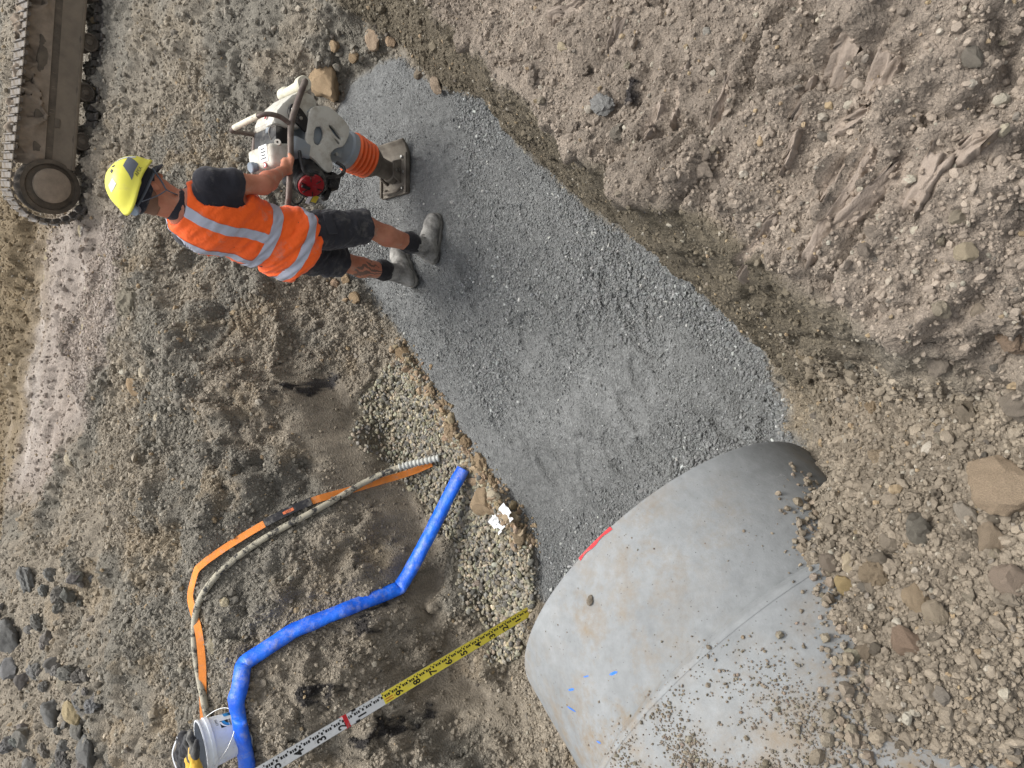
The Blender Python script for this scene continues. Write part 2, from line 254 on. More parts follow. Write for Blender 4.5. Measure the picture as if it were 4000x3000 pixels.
# loose rocks: x, y, size x/y/z (m), turn (deg), base colour, name, label
ROCKS = [
 (2.048, 4.063, 0.258, 0.208, 25, (150,130,104), 'rock', 'big tan rock beside the front roller of the rammer'),
 (2.218, 3.908, 0.079, 0.073, 0, (150,130,104), 'rock', 'round tan rock at the far end of the trench bed'),
 (2.207, 3.644, 0.149, 0.101, 40, (156,138,118), 'rock', 'pinkish angular rock high at the far corner of the trench'),
 (2.159, 3.520, 0.088, 0.071, 10, (150,130,108), 'rock', 'smaller pinkish rock next to the angular one at the far corner'),
 (2.147, 3.805, 0.085, 0.067, 60, (134,116,92), 'rock', 'split brown stone between the big tan rock and the far corner'),
 (1.787, 3.071, 0.117, 0.067, 20, (138,124,108), 'rock', 'flat grey brown stone at the foot of the right trench wall'),
 (1.916, 3.266, 0.069, 0.063, 70, (120,110,96), 'rock', 'dull stone half sunk in the gravel at the far end'),
 (0.572, 3.762, 0.121, 0.072, 70, (134,116,92), 'rock', 'brown slab at the bed edge behind the worker'),
 (0.703, 3.880, 0.074, 0.061, 20, (150,130,104), 'rock', 'small tan stone by the left calf of the worker'),
 (0.682, 3.929, 0.074, 0.061, -20, (148,128,108), 'rock', 'small pinkish stone left of the worker on the bank'),
 (0.213, 3.401, 0.110, 0.075, 50, (134,116,92), 'rock', 'brown clay block above the first pebbles'),
 (-0.052, 3.144, 0.073, 0.062, 20, (146,128,104), 'clay_lump', 'crumbled clay lump at the upper end of the clay ridge'),
 (-0.118, 3.054, 0.078, 0.055, 60, (146,128,104), 'clay_lump', 'second clay lump along the clay ridge above the pebbles'),
 (-0.280, 2.947, 0.120, 0.076, 40, (146,128,104), 'clay_lump', 'long clay lump in the middle of the clay ridge'),
 (-0.337, 2.848, 0.081, 0.081, 10, (134,116,92), 'clay_lump', 'clay lump touching the gravel edge above the blue hose end'),
 (-0.451, 2.739, 0.106, 0.079, 30, (146,128,104), 'clay_lump', 'clay lump just past the open end of the blue hose'),
 (-0.668, 2.704, 0.152, 0.131, 15, (150,132,108), 'rock', 'largest clay rock on the ridge near the torn white paper'),
 (-0.615, 2.584, 0.072, 0.057, 80, (172,162,142), 'rock', 'pale stone on top of the ridge beside the largest clay rock'),
 (-0.549, 2.654, 0.068, 0.052, 0, (146,128,104), 'clay_lump', 'small clay lump between the hose end and the pale stone'),
 (-0.811, 2.436, 0.106, 0.065, 0, (122,108,88), 'rock', 'brown stone just below the torn white paper'),
 (-0.021, 5.158, 0.147, 0.077, 40, (150,130,104), 'rock', 'tan wedge stone on the far left plateau'),
 (0.074, 5.041, 0.107, 0.057, 60, (172,162,142), 'rock', 'pale splinter stone just above the tan wedge stone'),
 (-0.218, 4.724, 0.072, 0.054, 10, (172,162,142), 'rock', 'little pale stone below the tan wedge stone'),
 (-0.612, 6.292, 0.096, 0.073, 10, (172,162,142), 'rock', 'white stone beside the end of the wheel ruts'),
 (-0.220, 0.181, 0.149, 0.110, 70, (146,130,110), 'boulder', 'large mud crusted boulder at the edge of the backfill'),
 (-0.290, 0.249, 0.069, 0.035, 20, (148,140,128), 'rock', 'flat pale stone under the large boulder'),
 (-0.344, 0.205, 0.084, 0.052, 10, (138,124,106), 'rock', 'broad brown stone next to the large boulder'),
 (-0.404, 0.158, 0.067, 0.058, 40, (140,126,112), 'rock', 'rounded stone two below the large boulder'),
 (-0.586, 0.347, 0.084, 0.055, 55, (132,114,98), 'rock', 'reddish brown oval stone in the middle of the backfill'),
 (-0.515, 0.293, 0.062, 0.045, 20, (150,138,120), 'rock', 'pale blocky stone above the reddish oval stone'),
 (-0.487, 0.332, 0.070, 0.051, 0, (148,132,110), 'rock', 'knobbly brown stone beside the pale blocky stone'),
 (-0.514, 0.512, 0.057, 0.043, 20, (158,140,104), 'rock', 'yellow tan stone at the edge of the pipe'),
 (-0.469, 0.488, 0.045, 0.033, -10, (182,168,144), 'rock', 'pale cream stone above the yellow tan stone'),
 (-0.485, 0.531, 0.048, 0.041, 50, (122,112,100), 'rock', 'dark grey stone touching the pipe by the cream stone'),
 (-0.645, 0.449, 0.051, 0.044, 0, (126,114,98), 'rock', 'dark rounded stone against the lower side of the pipe'),
 (-0.469, 0.424, 0.068, 0.068, 30, (136,122,102), 'clod', 'big earth clod right of the cream stone'),
 (-0.194, 0.479, 0.055, 0.045, 30, (142,128,108), 'clod', 'grey brown clod above the crown of the pipe'),
 (-0.069, 0.539, 0.049, 0.041, 60, (140,124,102), 'clod', 'clod on the slope between trench wall and pipe'),
 (0.098, 0.705, 0.054, 0.045, 30, (132,120,100), 'rock', 'blocky stone where the trench wall meets the backfill'),
 (0.255, 0.213, 0.040, 0.036, 20, (164,152,130), 'rock', 'pale squarish stone on the right bank'),
 (0.625, 0.200, 0.048, 0.030, 30, (128,122,112), 'rock', 'grey oval stone in the smooth clay on the right bank'),
 (0.873, 1.213, 0.071, 0.060, 80, (138,138,136), 'clay_lump', 'pale grey clay smear lump near the brim of the trench'),
 (1.126, 1.399, 0.040, 0.025, 60, (170,158,134), 'rock', 'pale oval stone high on the right bank'),
 (0.926, 0.806, 0.024, 0.022, 0, (150,146,138), 'rock', 'small whitish stone on the right bank by the tooth marks'),
 (0.128, 0.214, 0.027, 0.024, 0, (150,138,122), 'rock', 'beige stone low on the right bank'),
 (0.045, 0.151, 0.055, 0.046, 40, (142,124,106), 'clod', 'brown crumbly clod at the lower end of the right bank'),
 (-2.326, 5.605, 0.178, 0.132, 50, (156,142,112), 'boulder', 'tan boulder among the grey ones on the left plateau'),
 (-2.170, 5.809, 0.155, 0.074, 120, (150,142,126), 'rock', 'pale slab above the tan boulder'),
 (-2.519, 5.388, 0.193, 0.142, 60, (104,104,102), 'boulder', 'grey boulder nearest the bank edge on the left plateau'),
 (-2.450, 6.057, 0.194, 0.153, 30, (104,104,102), 'boulder', 'dark grey boulder beside the tan one'),
 (-2.125, 7.063, 0.273, 0.195, 10, (104,104,102), 'boulder', 'dark clay boulder at the far left heap'),
 (-2.387, 7.051, 0.186, 0.155, 60, (112,112,112), 'boulder', 'dark clay boulder below the first of the far left heap'),
 (-2.828, 6.651, 0.186, 0.149, 0, (120,118,112), 'boulder', 'grey boulder at the lower end of the far left heap'),
 (-2.425, 5.545, 0.131, 0.111, 20, (116,114,108), 'boulder', 'grey boulder between the tan one and the bank edge'),
 (-1.600, 6.860, 0.231, 0.154, 60, (110,110,108), 'clay_lump', 'dark clay lump at the upper end of the far left heap'),
 (0.554, 5.245, 0.229, 0.196, 20, (132,126,112), 'clod', 'huge crumbly clod behind the worker on the bank'),
 (-1.420, 3.711, 0.075, 0.065, 0, (150,142,122), 'rock', 'pale pebble beside the looping rubber hose'),
 (-1.194, 3.685, 0.051, 0.046, 0, (168,158,134), 'rock', 'round whitish stone inside the loop of the rubber hose'),
]
STAFF_BASE, STAFF_DIR = [-1.206, 2.36, 0.0], [-0.146, 0.025, 0.9891]

# ---------------------------------------------------------------- terrain: membrane over break lines, in a grid turned along the trench
TA = R(48); TX = np.array((math.cos(TA), math.sin(TA))); TN = np.array((math.sin(TA), -math.cos(TA)))
A0, A1, B0, B1, CS = -3.0, 10.0, -8.0, 3.0, .04
NA, NB = int((A1 - A0) / CS) + 1, int((B1 - B0) / CS) + 1
def toab(x, y): return x * TX[0] + y * TX[1], x * TN[0] + y * TN[1]
def toxy(a, b): return a * TX[0] + b * TN[0], a * TX[1] + b * TN[1]
BED = None
def solve():
    global BED
    ag = A0 + CS * np.arange(NA); bg_ = B0 + CS * np.arange(NB); AA, BB = np.meshgrid(ag, bg_, indexing='ij')
    Z = np.zeros((NA, NB)); W = np.zeros((NA, NB))
    def put(x, y, z):
        a, b = toab(x, y); i, j = int(round((a - A0) / CS)), int(round((b - B0) / CS))
        if 0 <= i < NA and 0 <= j < NB: Z[i, j] += z; W[i, j] += 1
    for l in BL:
        for p, q in zip(l[:-1], l[1:]):
            n = max(2, int(math.dist(p[:2], q[:2]) / (CS * .5)))
            for t in np.linspace(0, 1, n): put(*(p[k] + (q[k] - p[k]) * t for k in range(3)))
    # bed and the strip of trench floor under the pipe
    bed = np.array(BED_XY); inside = in_poly(*toxy(AA, BB), bed)
    fixed = W > 0; Z[fixed] /= W[fixed]
    Z[inside] = 0; fixed |= inside
    # surroundings settle to level ground
    xx, yy = toxy(AA, BB)
    edge = np.zeros_like(fixed); edge[0] = edge[-1] = True; edge[:, 0] = edge[:, -1] = True
    ez = np.where(yy > 4, np.where(xx < 0, 1.1, .75), np.where(xx < -1.5, 1.1, 1.4))
    Z[edge & ~fixed] = ez[edge & ~fixed]; fixed |= edge
    Zf = Z.copy(); cur = np.where(fixed, Z, .7)
    # coarse start then relax
    for it in range(2600):
        av = .25 * (np.roll(cur, 1, 0) + np.roll(cur, -1, 0) + np.roll(cur, 1, 1) + np.roll(cur, -1, 1))
        cur = np.where(fixed, Zf, cur + 1.0 * (av - cur))
    for it in range(1):
        sm = .5 * cur + .125 * (np.roll(cur, 1, 0) + np.roll(cur, -1, 0) + np.roll(cur, 1, 1) + np.roll(cur, -1, 1)); cur = sm
    return cur
def in_poly(x, y, poly):
    c = np.zeros(np.shape(x), bool); n = len(poly)
    for i in range(n):
        x1, y1 = poly[i]; x2, y2 = poly[(i + 1) % n]
        c ^= ((y1 > y) != (y2 > y)) & (x < (x2 - x1) * (y - y1) / (y2 - y1 + 1e-12) + x1)
    return c
def dist_line(x, y, pts):
    d = np.full(np.shape(x), 1e9)
    for (x1, y1), (x2, y2) in zip(pts[:-1], pts[1:]):
        dx, dy = x2 - x1, y2 - y1; t = np.clip(((x - x1) * dx + (y - y1) * dy) / (dx * dx + dy * dy + 1e-12), 0, 1)
        d = np.minimum(d, np.hypot(x - x1 - t * dx, y - y1 - t * dy))
    return d
def poly_soft(x, y, poly, wd):
    """1 inside, 0 outside, soft edge of width wd"""
    p = [tuple(q) for q in poly]; d = dist_line(x, y, p + [p[0]]); s = np.where(in_poly(x, y, poly), d, -d)
    return smooth(-wd, wd, s)
ZC = solve()
def base_h(x, y):
    a, b = toab(np.asarray(x, float), np.asarray(y, float))
    i = np.clip((a - A0) / CS, 0, NA - 1.001); j = np.clip((b - B0) / CS, 0, NB - 1.001); i0 = i.astype(int); j0 = j.astype(int); u = i - i0; v = j - j0
    return ZC[i0, j0] * (1 - u) * (1 - v) + ZC[i0 + 1, j0] * u * (1 - v) + ZC[i0, j0 + 1] * (1 - u) * v + ZC[i0 + 1, j0 + 1] * u * v
def zones(x, y):
    z = {}
    wob = fbm(np.stack([x * 9, y * 9, 0 * x], -1), 3, 205) * .018; z['bed'] = poly_soft(x + wob, y - wob, np.array(BED_XY), .025)
    z['peb'] = poly_soft(x, y, np.array(PEB_XY), .04) * (1 - z['bed'])
    cl = 0
    for p in CLAY_XY: cl = np.maximum(cl, poly_soft(x, y, np.array(p), .05))
    z['clay'] = cl * (1 - z['bed']) * (1 - z['peb'])
    a, b = toab(x, y); z['a'], z['b'] = a, b
    q = np.array([toab(*t[:2]) for t in BL[1]]); od = np.argsort(q[:, 0]); bb = np.interp(a, q[od, 0], q[od, 1])
    z['top'] = smooth(-.015, .03, b - bb + .03 * np.sin(a * 9) * np.sin(a * 4.1 + 1)) * smooth(-.2, .3, a)     # bank on the right, above the brim
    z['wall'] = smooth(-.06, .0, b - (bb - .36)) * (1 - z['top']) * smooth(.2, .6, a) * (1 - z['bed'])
    fx, fy = x, y
    z['rut'] = poly_soft(x, y, np.array(RUT_XY), .18)
    z['lane'] = sum(np.exp(-(dist_line(x, y, l) / .16) ** 2) for l in LANES)
    z['score'] = np.zeros(np.shape(x))
    for (x1, y1), (x2, y2), wd, dp in SCORES:
        L = math.hypot(x2 - x1, y2 - y1); t = ((x - x1) * (x2 - x1) + (y - y1) * (y2 - y1)) / L; n_ = ((x - x1) * (y2 - y1) - (y - y1) * (x2 - x1)) / L
        z['score'] = np.maximum(z['score'], smooth(-.01, .02, t) * (1 - smooth(L - .02, L + .01, t)) * smooth(1.05, .8, np.abs(n_) / wd))
    z['brown'] = poly_soft(x, y, np.array(BROWN_XY), .25)
    z['fill'] = poly_soft(x, y, np.array(FILL_XY), .12)
    return z
def axis_pts(segs):
    out = []
    for lo, hi, st in segs: out += list(np.arange(lo, hi - 1e-9, st))
    out.append(segs[-1][1]); return np.array(out)
ga = axis_pts([(-150, -20, 13), (-20, -3, 1.2), (-3, -.6, .06), (-.6, .0, .02), (0, 1.2, .009), (1.2, 4.6, .0105), (4.6, 7.0, .022), (7, 10, .06), (10, 22, 1.0), (22, 150, 13)])
gb = axis_pts([(-150, -20, 13), (-20, -8, 1.0), (-8, -5.5, .07), (-5.5, -3.6, .022), (-3.6, -.8, .0105), (-.8, -.22, .006), (-.22, .75, .009), (.75, 1.4, .03), (1.4, 3, .1), (3, 20, 1.2), (20, 150, 13)])
AA, BB = np.meshgrid(ga, gb, indexing='ij'); GX, GY = toxy(AA, BB); GZ = base_h(GX, GY)
ZN = zones(GX, GY)
near = (smooth(-4, -1, AA) * (1 - smooth(8, 10, AA)) * smooth(-8, -6.5, BB) * (1 - smooth(1.6, 3, BB)))
P = np.stack([GX, GY, GZ], -1)
def normals(P):
    da = np.gradient(P, axis=0); db = np.gradient(P, axis=1); n = np.cross(db, da); n /= np.linalg.norm(n, axis=-1)[..., None] + 1e-12
    return n * np.sign(n[..., 2:3] + 1e-9)
NR = normals(P)
soil = (1 - ZN['bed']) * (1 - ZN['peb']) * (1 - .9 * ZN['clay'])
big = fbm(P * 2.3, 3, 11); mid = fbm(P * 7, 4, 23); fine = fbm(P * 26, 3, 31, .6)
w1, w2 = worley(P * 11 + .25 * mid[..., None], 5); w3, w4 = worley(P * 27 + .2 * fine[..., None], 9)
wa, wb = worley(P * 4.2 + .2 * mid[..., None], 15)
lump = smooth(.0, .5, mid + .25)
rough_ = 1 - .45 * ZN['wall']
disp = soil * rough_ * (.05 * big + .032 * mid + .010 * fine + .040 * (.5 - w1) * lump + .016 * (.55 - w3) + .055 * (.5 - wa) * smooth(-.5, .5, big) - .035 * smooth(.16, .0, wb - wa) * smooth(-.2, .5, mid + .3 * big))
disp -= ZN['fill'] * .4 * disp
# terraces of broken ground on the left bank
lb = soil * smooth(-2.2, -2.6, ZN['b']) * (1 - smooth(-5, -6, ZN['b']))
disp += lb * (.10 * np.abs(fbm(P * 2.6 + 5, 3, 47)) - .03)
# ledges where the slope has slumped
lt_ = (GZ + .16 * big + .07 * mid + .02 * fine) / .24; fr_ = lt_ - np.floor(lt_); led = lb * smooth(.12, .3, GZ) * (1 - smooth(1.0, 1.15, GZ)) * .24 * .42 * smooth(-.5, .6, mid + .4 * fbm(P * 1.7, 2, 44)) * (smooth(.25, .72, fr_) - fr_)
# furrows and clods on the right bank
fx_ = GX * FUR[0] + GY * FUR[1]; fy_ = -GX * FUR[1] + GY * FUR[0]
fur = 1 - np.abs(fbm(np.stack([fx_ * 2.2, fy_ * 11, 0 * GZ], -1) + .3 * big[..., None], 3, 83, .55)) * 1.6
disp += soil * ZN['top'] * (.030 * fur + .045 * (.5 - worley(P * 6.5 + .3 * mid[..., None], 91)[0]) * smooth(-.3, .3, mid) - .01)
# smeared clay, rutted wheel track
disp += ZN['clay'] * (.012 * fbm(P * 3, 3, 3) + .004 * fbm(np.stack([AA * 3, BB * 22, GZ * 0], -1), 3, 8))
rb = ZN['b']
disp = disp * (1 - .5 * ZN['rut']) + ZN['rut'] * .045 * fbm(np.stack([GX * .5, GY * 4, GZ * 0], -1), 4, 4) - .06 * ZN['lane'] * ZN['rut']
# bucket-tooth scores on the bank by the camera
sc = ZN['score']
disp = disp * (1 - .6 * sc) - .012 * sc
# flattened under the hoses
for l in (HOSE_XY, RUBBER_XY, STRAP_XY):
    k = np.exp(-(dist_line(GX, GY, l) / .09) ** 2); disp = disp * (1 - .8 * k); led = led * (1 - .9 * k)
# gravel bed: tyre-like waves and foot dents
fp = np.zeros_like(GZ); rf = np.random.default_rng(5)
for i in range(46):
    a_, b_ = rf.uniform(.6, 3.4), rf.uniform(-1.9, -.85); th = R(rf.normal(8, 25)); u_ = (AA - a_) * math.cos(th) + (BB - b_) * math.sin(th); v_ = -(AA - a_) * math.sin(th) + (BB - b_) * math.cos(th)
    e = np.sqrt((u_ / .13) ** 2 + (v_ / .05) ** 2); fp += -.010 * smooth(1.0, .75, e) + .006 * np.exp(-((e - 1.12) / .16) ** 2)
disp += ZN['bed'] * (.022 * fbm(P * 2.2, 3, 61) + .016 * fbm(np.stack([AA * 1.6, BB * 7, GZ * 0], -1), 3, 62) + .004 * fbm(P * 22, 3, 66) + fp)
rd = np.exp(-(dist_line(GX, GY, RIDGE) / .05) ** 2); disp += rd * (.03 + .035 * mid) * (1 - ZN['bed'])
disp += ZN['peb'] * (.015 * fbm(P * 3, 3, 71))
P2 = P + NR * (disp * near)[..., None]; P2[..., 2] += led * near
NR2 = normals(P2)
def surf(x, y):
    """point on the finished ground and its normal"""
    a, b = toab(np.asarray(x, float), np.asarray(y, float))
    i = np.interp(a, ga, np.arange(len(ga))); j = np.interp(b, gb, np.arange(len(gb))); i0 = np.clip(i.astype(int), 0, len(ga) - 2); j0 = np.clip(j.astype(int), 0, len(gb) - 2); u = (i - i0)[..., None]; v = (j - j0)[..., None]
    f = lambda Q: Q[i0, j0] * (1 - u) * (1 - v) + Q[i0 + 1, j0] * u * (1 - v) + Q[i0, j0 + 1] * (1 - u) * v + Q[i0 + 1, j0 + 1] * u * v
    return f(P2), f(NR2)
def gz(x, y): return float(surf(np.array([x]), np.array([y]))[0][0, 2])
def gpt(x, y, dz=0): p = surf(np.array([x]), np.array([y]))[0][0]; return np.array([p[0], p[1], p[2] + dz])

# base colours of the ground (albedo)
def lin(*c): return np.array(srgb(*c)[:3])
def ground_col(P, ZN):
    big = fbm(P * 1.3, 3, 101)[..., None]; mid = fbm(P * 5, 4, 102)[..., None]; fin = fbm(P * 40, 3, 103, .7)[..., None]
    c = np.zeros(P.shape) + SOIL_LEFT
    t = smooth(-.2, .5, big + .5 * mid); c = c * (1 - t) + SOIL_LEFT2 * t
    och = smooth(.3, 1.0, fbm(P * 2.1 + 9, 5, 104, .65))[..., None] * .5; c = c * (1 - och) + OCHRE * och
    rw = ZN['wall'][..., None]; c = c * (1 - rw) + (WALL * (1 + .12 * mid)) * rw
    for k, col in (('top', TOP), ('fill', FILL), ('rut', RUTC), ('brown', BROWNC)):
        t = ZN[k][..., None]; c = c * (1 - t) + col * (1 + .14 * mid + .1 * big) * t
    t = (ZN['lane'] * ZN['rut'])[..., None]; st_ = smooth(-.3, .5, fbm(np.stack([P[..., 0] * .8, P[..., 1] * 7, 0 * P[..., 0]], -1), 4, 107))[..., None]; t = np.clip(t + .25 * ZN['rut'][..., None] * st_, 0, 1) * (.35 + .65 * st_); c = c * (1 - t * .8) + LANEC * t * .8
    t = ZN['score'][..., None]; c = c * (1 - t) + SCOREC * (1 + .06 * mid) * t
    far = (smooth(2.2, 3.0, ZN['b'] * .0 + P[..., 0] * .9 + P[..., 1] * .2 - .6) * smooth(-3.4, -2.4, ZN['b']) * (1 - ZN['top']))[..., None] * .5
    c = c * (1 - far) + FARC * far
    t = ZN['clay'][..., None]; c = c * (1 - t) + CLAYC * (1 + .2 * mid) * t
    t = ZN['peb'][..., None]; c = c * (1 - t) + PEBC * .55 * t
    t = ZN['bed'][..., None]; c = c * (1 - t) + GRAVC * (1 + .12 * big + .1 * mid) * t
    dk = 0
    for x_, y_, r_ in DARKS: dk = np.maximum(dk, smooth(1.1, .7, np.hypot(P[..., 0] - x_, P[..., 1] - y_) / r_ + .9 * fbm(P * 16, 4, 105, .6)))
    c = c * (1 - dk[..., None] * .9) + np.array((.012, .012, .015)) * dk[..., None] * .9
    return np.clip(c * (1 + .14 * fin), .004, .9)
SOIL_LEFT, SOIL_LEFT2, OCHRE = lin(136, 128, 115), lin(121, 117, 108), lin(142, 127, 104)
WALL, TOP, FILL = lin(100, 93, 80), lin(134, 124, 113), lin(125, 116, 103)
RUTC, BROWNC, FARC = lin(140, 130, 121), lin(122, 109, 88), lin(132, 128, 119)
CLAYC, PEBC, GRAVC = lin(124, 116, 103), lin(138, 132, 115), lin(115, 117, 117)
LANEC, SCOREC = lin(164, 156, 149), lin(138, 126, 114)
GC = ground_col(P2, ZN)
na, nb = AA.shape
idx = np.arange(na * nb).reshape(na, nb)
quads = np.stack([idx[:-1, :-1], idx[1:, :-1], idx[1:, 1:], idx[:-1, 1:]], -1).reshape(-1, 4)
def soil_mat(name):
    ma, nt, bs = new_mat(name)
    at = N(nt, 'ShaderNodeAttribute', attribute_name='tint'); n1 = noise(nt, 55, 5, .7); n2 = noise(nt, 300, 2, .7)
    c = mixc(nt, 1, at.outputs['Color'], mixc(nt, ramp(nt, n1, .25, .75), (.72, .71, .7, 1), (1.26, 1.25, 1.23, 1)), 'MULTIPLY')
    c = mixc(nt, 1, c, mixc(nt, ramp(nt, n2, .3, .7), (.72, .72, .72, 1), (1.25, 1.25, 1.25, 1)), 'MULTIPLY')
    nt.links.new(c, bs.inputs['Base Color'])
    wt = N(nt, 'ShaderNodeAttribute', attribute_name='wet')
    r = nt.nodes.new('ShaderNodeMapRange'); r.inputs[3].default_value = .95; r.inputs[4].default_value = .42; nt.links.new(wt.outputs['Fac'], r.inputs[0]); nt.links.new(r.outputs[0], bs.inputs['Roughness'])
    bs.inputs['Specular IOR Level'].default_value = .3
    st = nt.nodes.new('ShaderNodeMapRange'); st.inputs[3].default_value = .9; st.inputs[4].default_value = .25; nt.links.new(wt.outputs['Fac'], st.inputs[0])
    vo = N(nt, 'ShaderNodeTexVoronoi', Scale=95.); tc = nt.nodes.new('ShaderNodeTexCoord'); nt.links.new(tc.outputs['Object'], vo.inputs['Vector'])
    for src, di in ((n1, .012), (vo.outputs['Distance'], -.006), (n2, .003)):
        bump(nt, bs, src, .8, abs(di)); b = bs.inputs['Normal'].links[0].from_node; nt.links.new(st.outputs[0], b.inputs['Strength'])
        if di < 0: b.invert = True
    return ma
def put_attr(o, name, arr, typ):
    a = o.data.attributes.new(name, typ, 'POINT')
    a.data.foreach_set({'FLOAT_COLOR': 'color', 'FLOAT': 'value', 'FLOAT_VECTOR': 'vector', 'INT': 'value'}[typ], np.ascontiguousarray(arr, np.int32 if typ == 'INT' else np.float32).ravel())
SOILM = soil_mat('soil')
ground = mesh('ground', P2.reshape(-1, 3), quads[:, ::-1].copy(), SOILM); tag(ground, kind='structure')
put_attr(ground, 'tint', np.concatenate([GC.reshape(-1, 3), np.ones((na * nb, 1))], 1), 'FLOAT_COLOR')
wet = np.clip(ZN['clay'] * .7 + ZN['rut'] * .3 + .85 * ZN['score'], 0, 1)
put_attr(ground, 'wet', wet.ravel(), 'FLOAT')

# ---------------------------------------------------------------- loose stones
def stone_mat(name, rough=.9, fine=220, spec=.3, inst=True):
    ma, nt, bs = new_mat(name)
    if inst: at = N(nt, 'ShaderNodeAttribute', attribute_name='tint', attribute_type='INSTANCER').outputs['Color']
    else: at = nt.nodes.new('ShaderNodeObjectInfo').outputs['Color']
    n1 = noise(nt, 6 if inst else 25, 5, .65)
    c = mixc(nt, 1, at, mixc(nt, ramp(nt, n1, .3, .7), (.75, .74, .72, 1), (1.22, 1.21, 1.2, 1)), 'MULTIPLY')
    nt.links.new(c, bs.inputs['Base Color']); bs.inputs['Roughness'].default_value = rough; bs.inputs['Specular IOR Level'].default_value = spec
    if not inst: bump(nt, bs, noise(nt, fine, 6, .7), .8, .004); bump(nt, bs, noise(nt, fine * .3, 4, .6), .6, .010)
    return ma
def scatter(name, pts, rot, scl, col, shape, mat, variants=6):
    me = bpy.data.meshes.new(name); n = len(pts); me.vertices.add(n); me.vertices.foreach_set('co', np.ascontiguousarray(pts, np.float32).ravel()); me.update()
    o = bpy.data.objects.new(name, me); COL.objects.link(o); me.materials.append(mat)
    put_attr(o, 'rot', rot, 'FLOAT_VECTOR'); put_attr(o, 'scl', scl, 'FLOAT_VECTOR'); put_attr(o, 'tint', np.concatenate([col, np.ones((n, 1))], 1), 'FLOAT_COLOR')
    put_attr(o, 'pick', rng.integers(0, variants, n), 'INT')
    g = bpy.data.node_groups.new(name, 'GeometryNodeTree'); g.interface.new_socket('Geometry', in_out='INPUT', socket_type='NodeSocketGeometry'); g.interface.new_socket('Geometry', in_out='OUTPUT', socket_type='NodeSocketGeometry')
    A = lambda t: g.nodes.new(t); K = g.links.new
    gi, go = A('NodeGroupInput'), A('NodeGroupOutput'); gti = A('GeometryNodeGeometryToInstance')
    sub, amp, ns, shade = {'chip': (2, .95, .75, False), 'crumb': (2, .8, 1.1, False), 'pebble': (3, .35, .6, True), 'clod': (3, .75, 1.0, True)}[shape]
    prev = []
    for v in range(variants):
        ico = A('GeometryNodeMeshIcoSphere'); ico.inputs['Radius'].default_value = 1; ico.inputs['Subdivisions'].default_value = sub
        pos = A('GeometryNodeInputPosition'); add = A('ShaderNodeVectorMath'); add.operation = 'ADD'; add.inputs[1].default_value = (v * 7.3, v * 3.1, v * 5.7); K(pos.outputs[0], add.inputs[0])
        no = A('ShaderNodeTexNoise'); no.inputs['Scale'].default_value = ns; no.inputs['Detail'].default_value = 3 if shape in ('clod', 'crumb') else 1; K(add.outputs[0], no.inputs['Vector'])
        sb = A('ShaderNodeVectorMath'); sb.operation = 'SUBTRACT'; sb.inputs[1].default_value = (.5, .5, .5); K(no.outputs['Color'], sb.inputs[0])
        sc_ = A('ShaderNodeVectorMath'); sc_.operation = 'SCALE'; sc_.inputs['Scale'].default_value = amp * 2; K(sb.outputs[0], sc_.inputs[0])
        sp = A('GeometryNodeSetPosition'); K(ico.outputs['Mesh'], sp.inputs['Geometry']); K(sc_.outputs[0], sp.inputs['Offset'])
        ss = A('GeometryNodeSetShadeSmooth'); ss.inputs['Shade Smooth'].default_value = shade; K(sp.outputs[0], ss.inputs['Geometry'])
        sm = A('GeometryNodeSetMaterial'); sm.inputs['Material'].default_value = mat; K(ss.outputs[0], sm.inputs['Geometry']); prev.append(sm)
    for p in reversed(prev): K(p.outputs[0], gti.inputs[0])
    iop = A('GeometryNodeInstanceOnPoints'); K(gi.outputs[0], iop.inputs['Points']); K(gti.outputs[0], iop.inputs['Instance']); iop.inputs['Pick Instance'].default_value = True
    def attr(nm, t):
        q = A('GeometryNodeInputNamedAttribute'); q.data_type = t; q.inputs['Name'].default_value = nm; return q.outputs[0]
    K(attr('pick', 'INT'), iop.inputs['Instance Index']); K(attr('scl', 'FLOAT_VECTOR'), iop.inputs['Scale'])
    er = A('FunctionNodeEulerToRotation'); K(attr('rot', 'FLOAT_VECTOR'), er.inputs[0]); K(er.outputs[0], iop.inputs['Rotation'])
    K(iop.outputs[0], go.inputs[0])
    md = o.modifiers.new('scatter', 'NODES'); md.node_group = g
    return tag(o, kind='stuff')
def vary(c, n, s=.2, hue=.06):
    return np.clip(np.asarray(c) * np.exp(rng.normal(0, s, (n, 1))) * (1 + rng.normal(0, hue, (n, 3)) * np.array((1, .4, 1))), .01, .85)
def anyrot(n): return rng.uniform(0, 2 * np.pi, (n, 3))
def flatrot(n, t=.35): return np.stack([rng.normal(0, t, n), rng.normal(0, t, n), rng.uniform(0, 6.28, n)], 1)
CHIPM, CRUMBM, PEBM = stone_mat('crushed_stone'), stone_mat('soil_crumb'), stone_mat('river_pebble', .6, spec=.45)
cam_p = np.array((0, 0, CAM_H))
def in_view(p, mrg=1.06):
    q = p - cam_p; f = np.array(_f); u = np.array(_u); r = np.array(_r); d = q @ f
    return (d > .2) & (np.abs(q @ u / d) < .72 * mrg) & (np.abs(q @ r / d) < .54 * mrg)
def sample(n, amin, amax, bmin, bmax):
    a = rng.uniform(amin, amax, n); b = rng.uniform(bmin, bmax, n); x, y = toxy(a, b); p, nn = surf(x, y); k = in_view(p, 1.25); return p[k], nn[k], a[k], b[k]
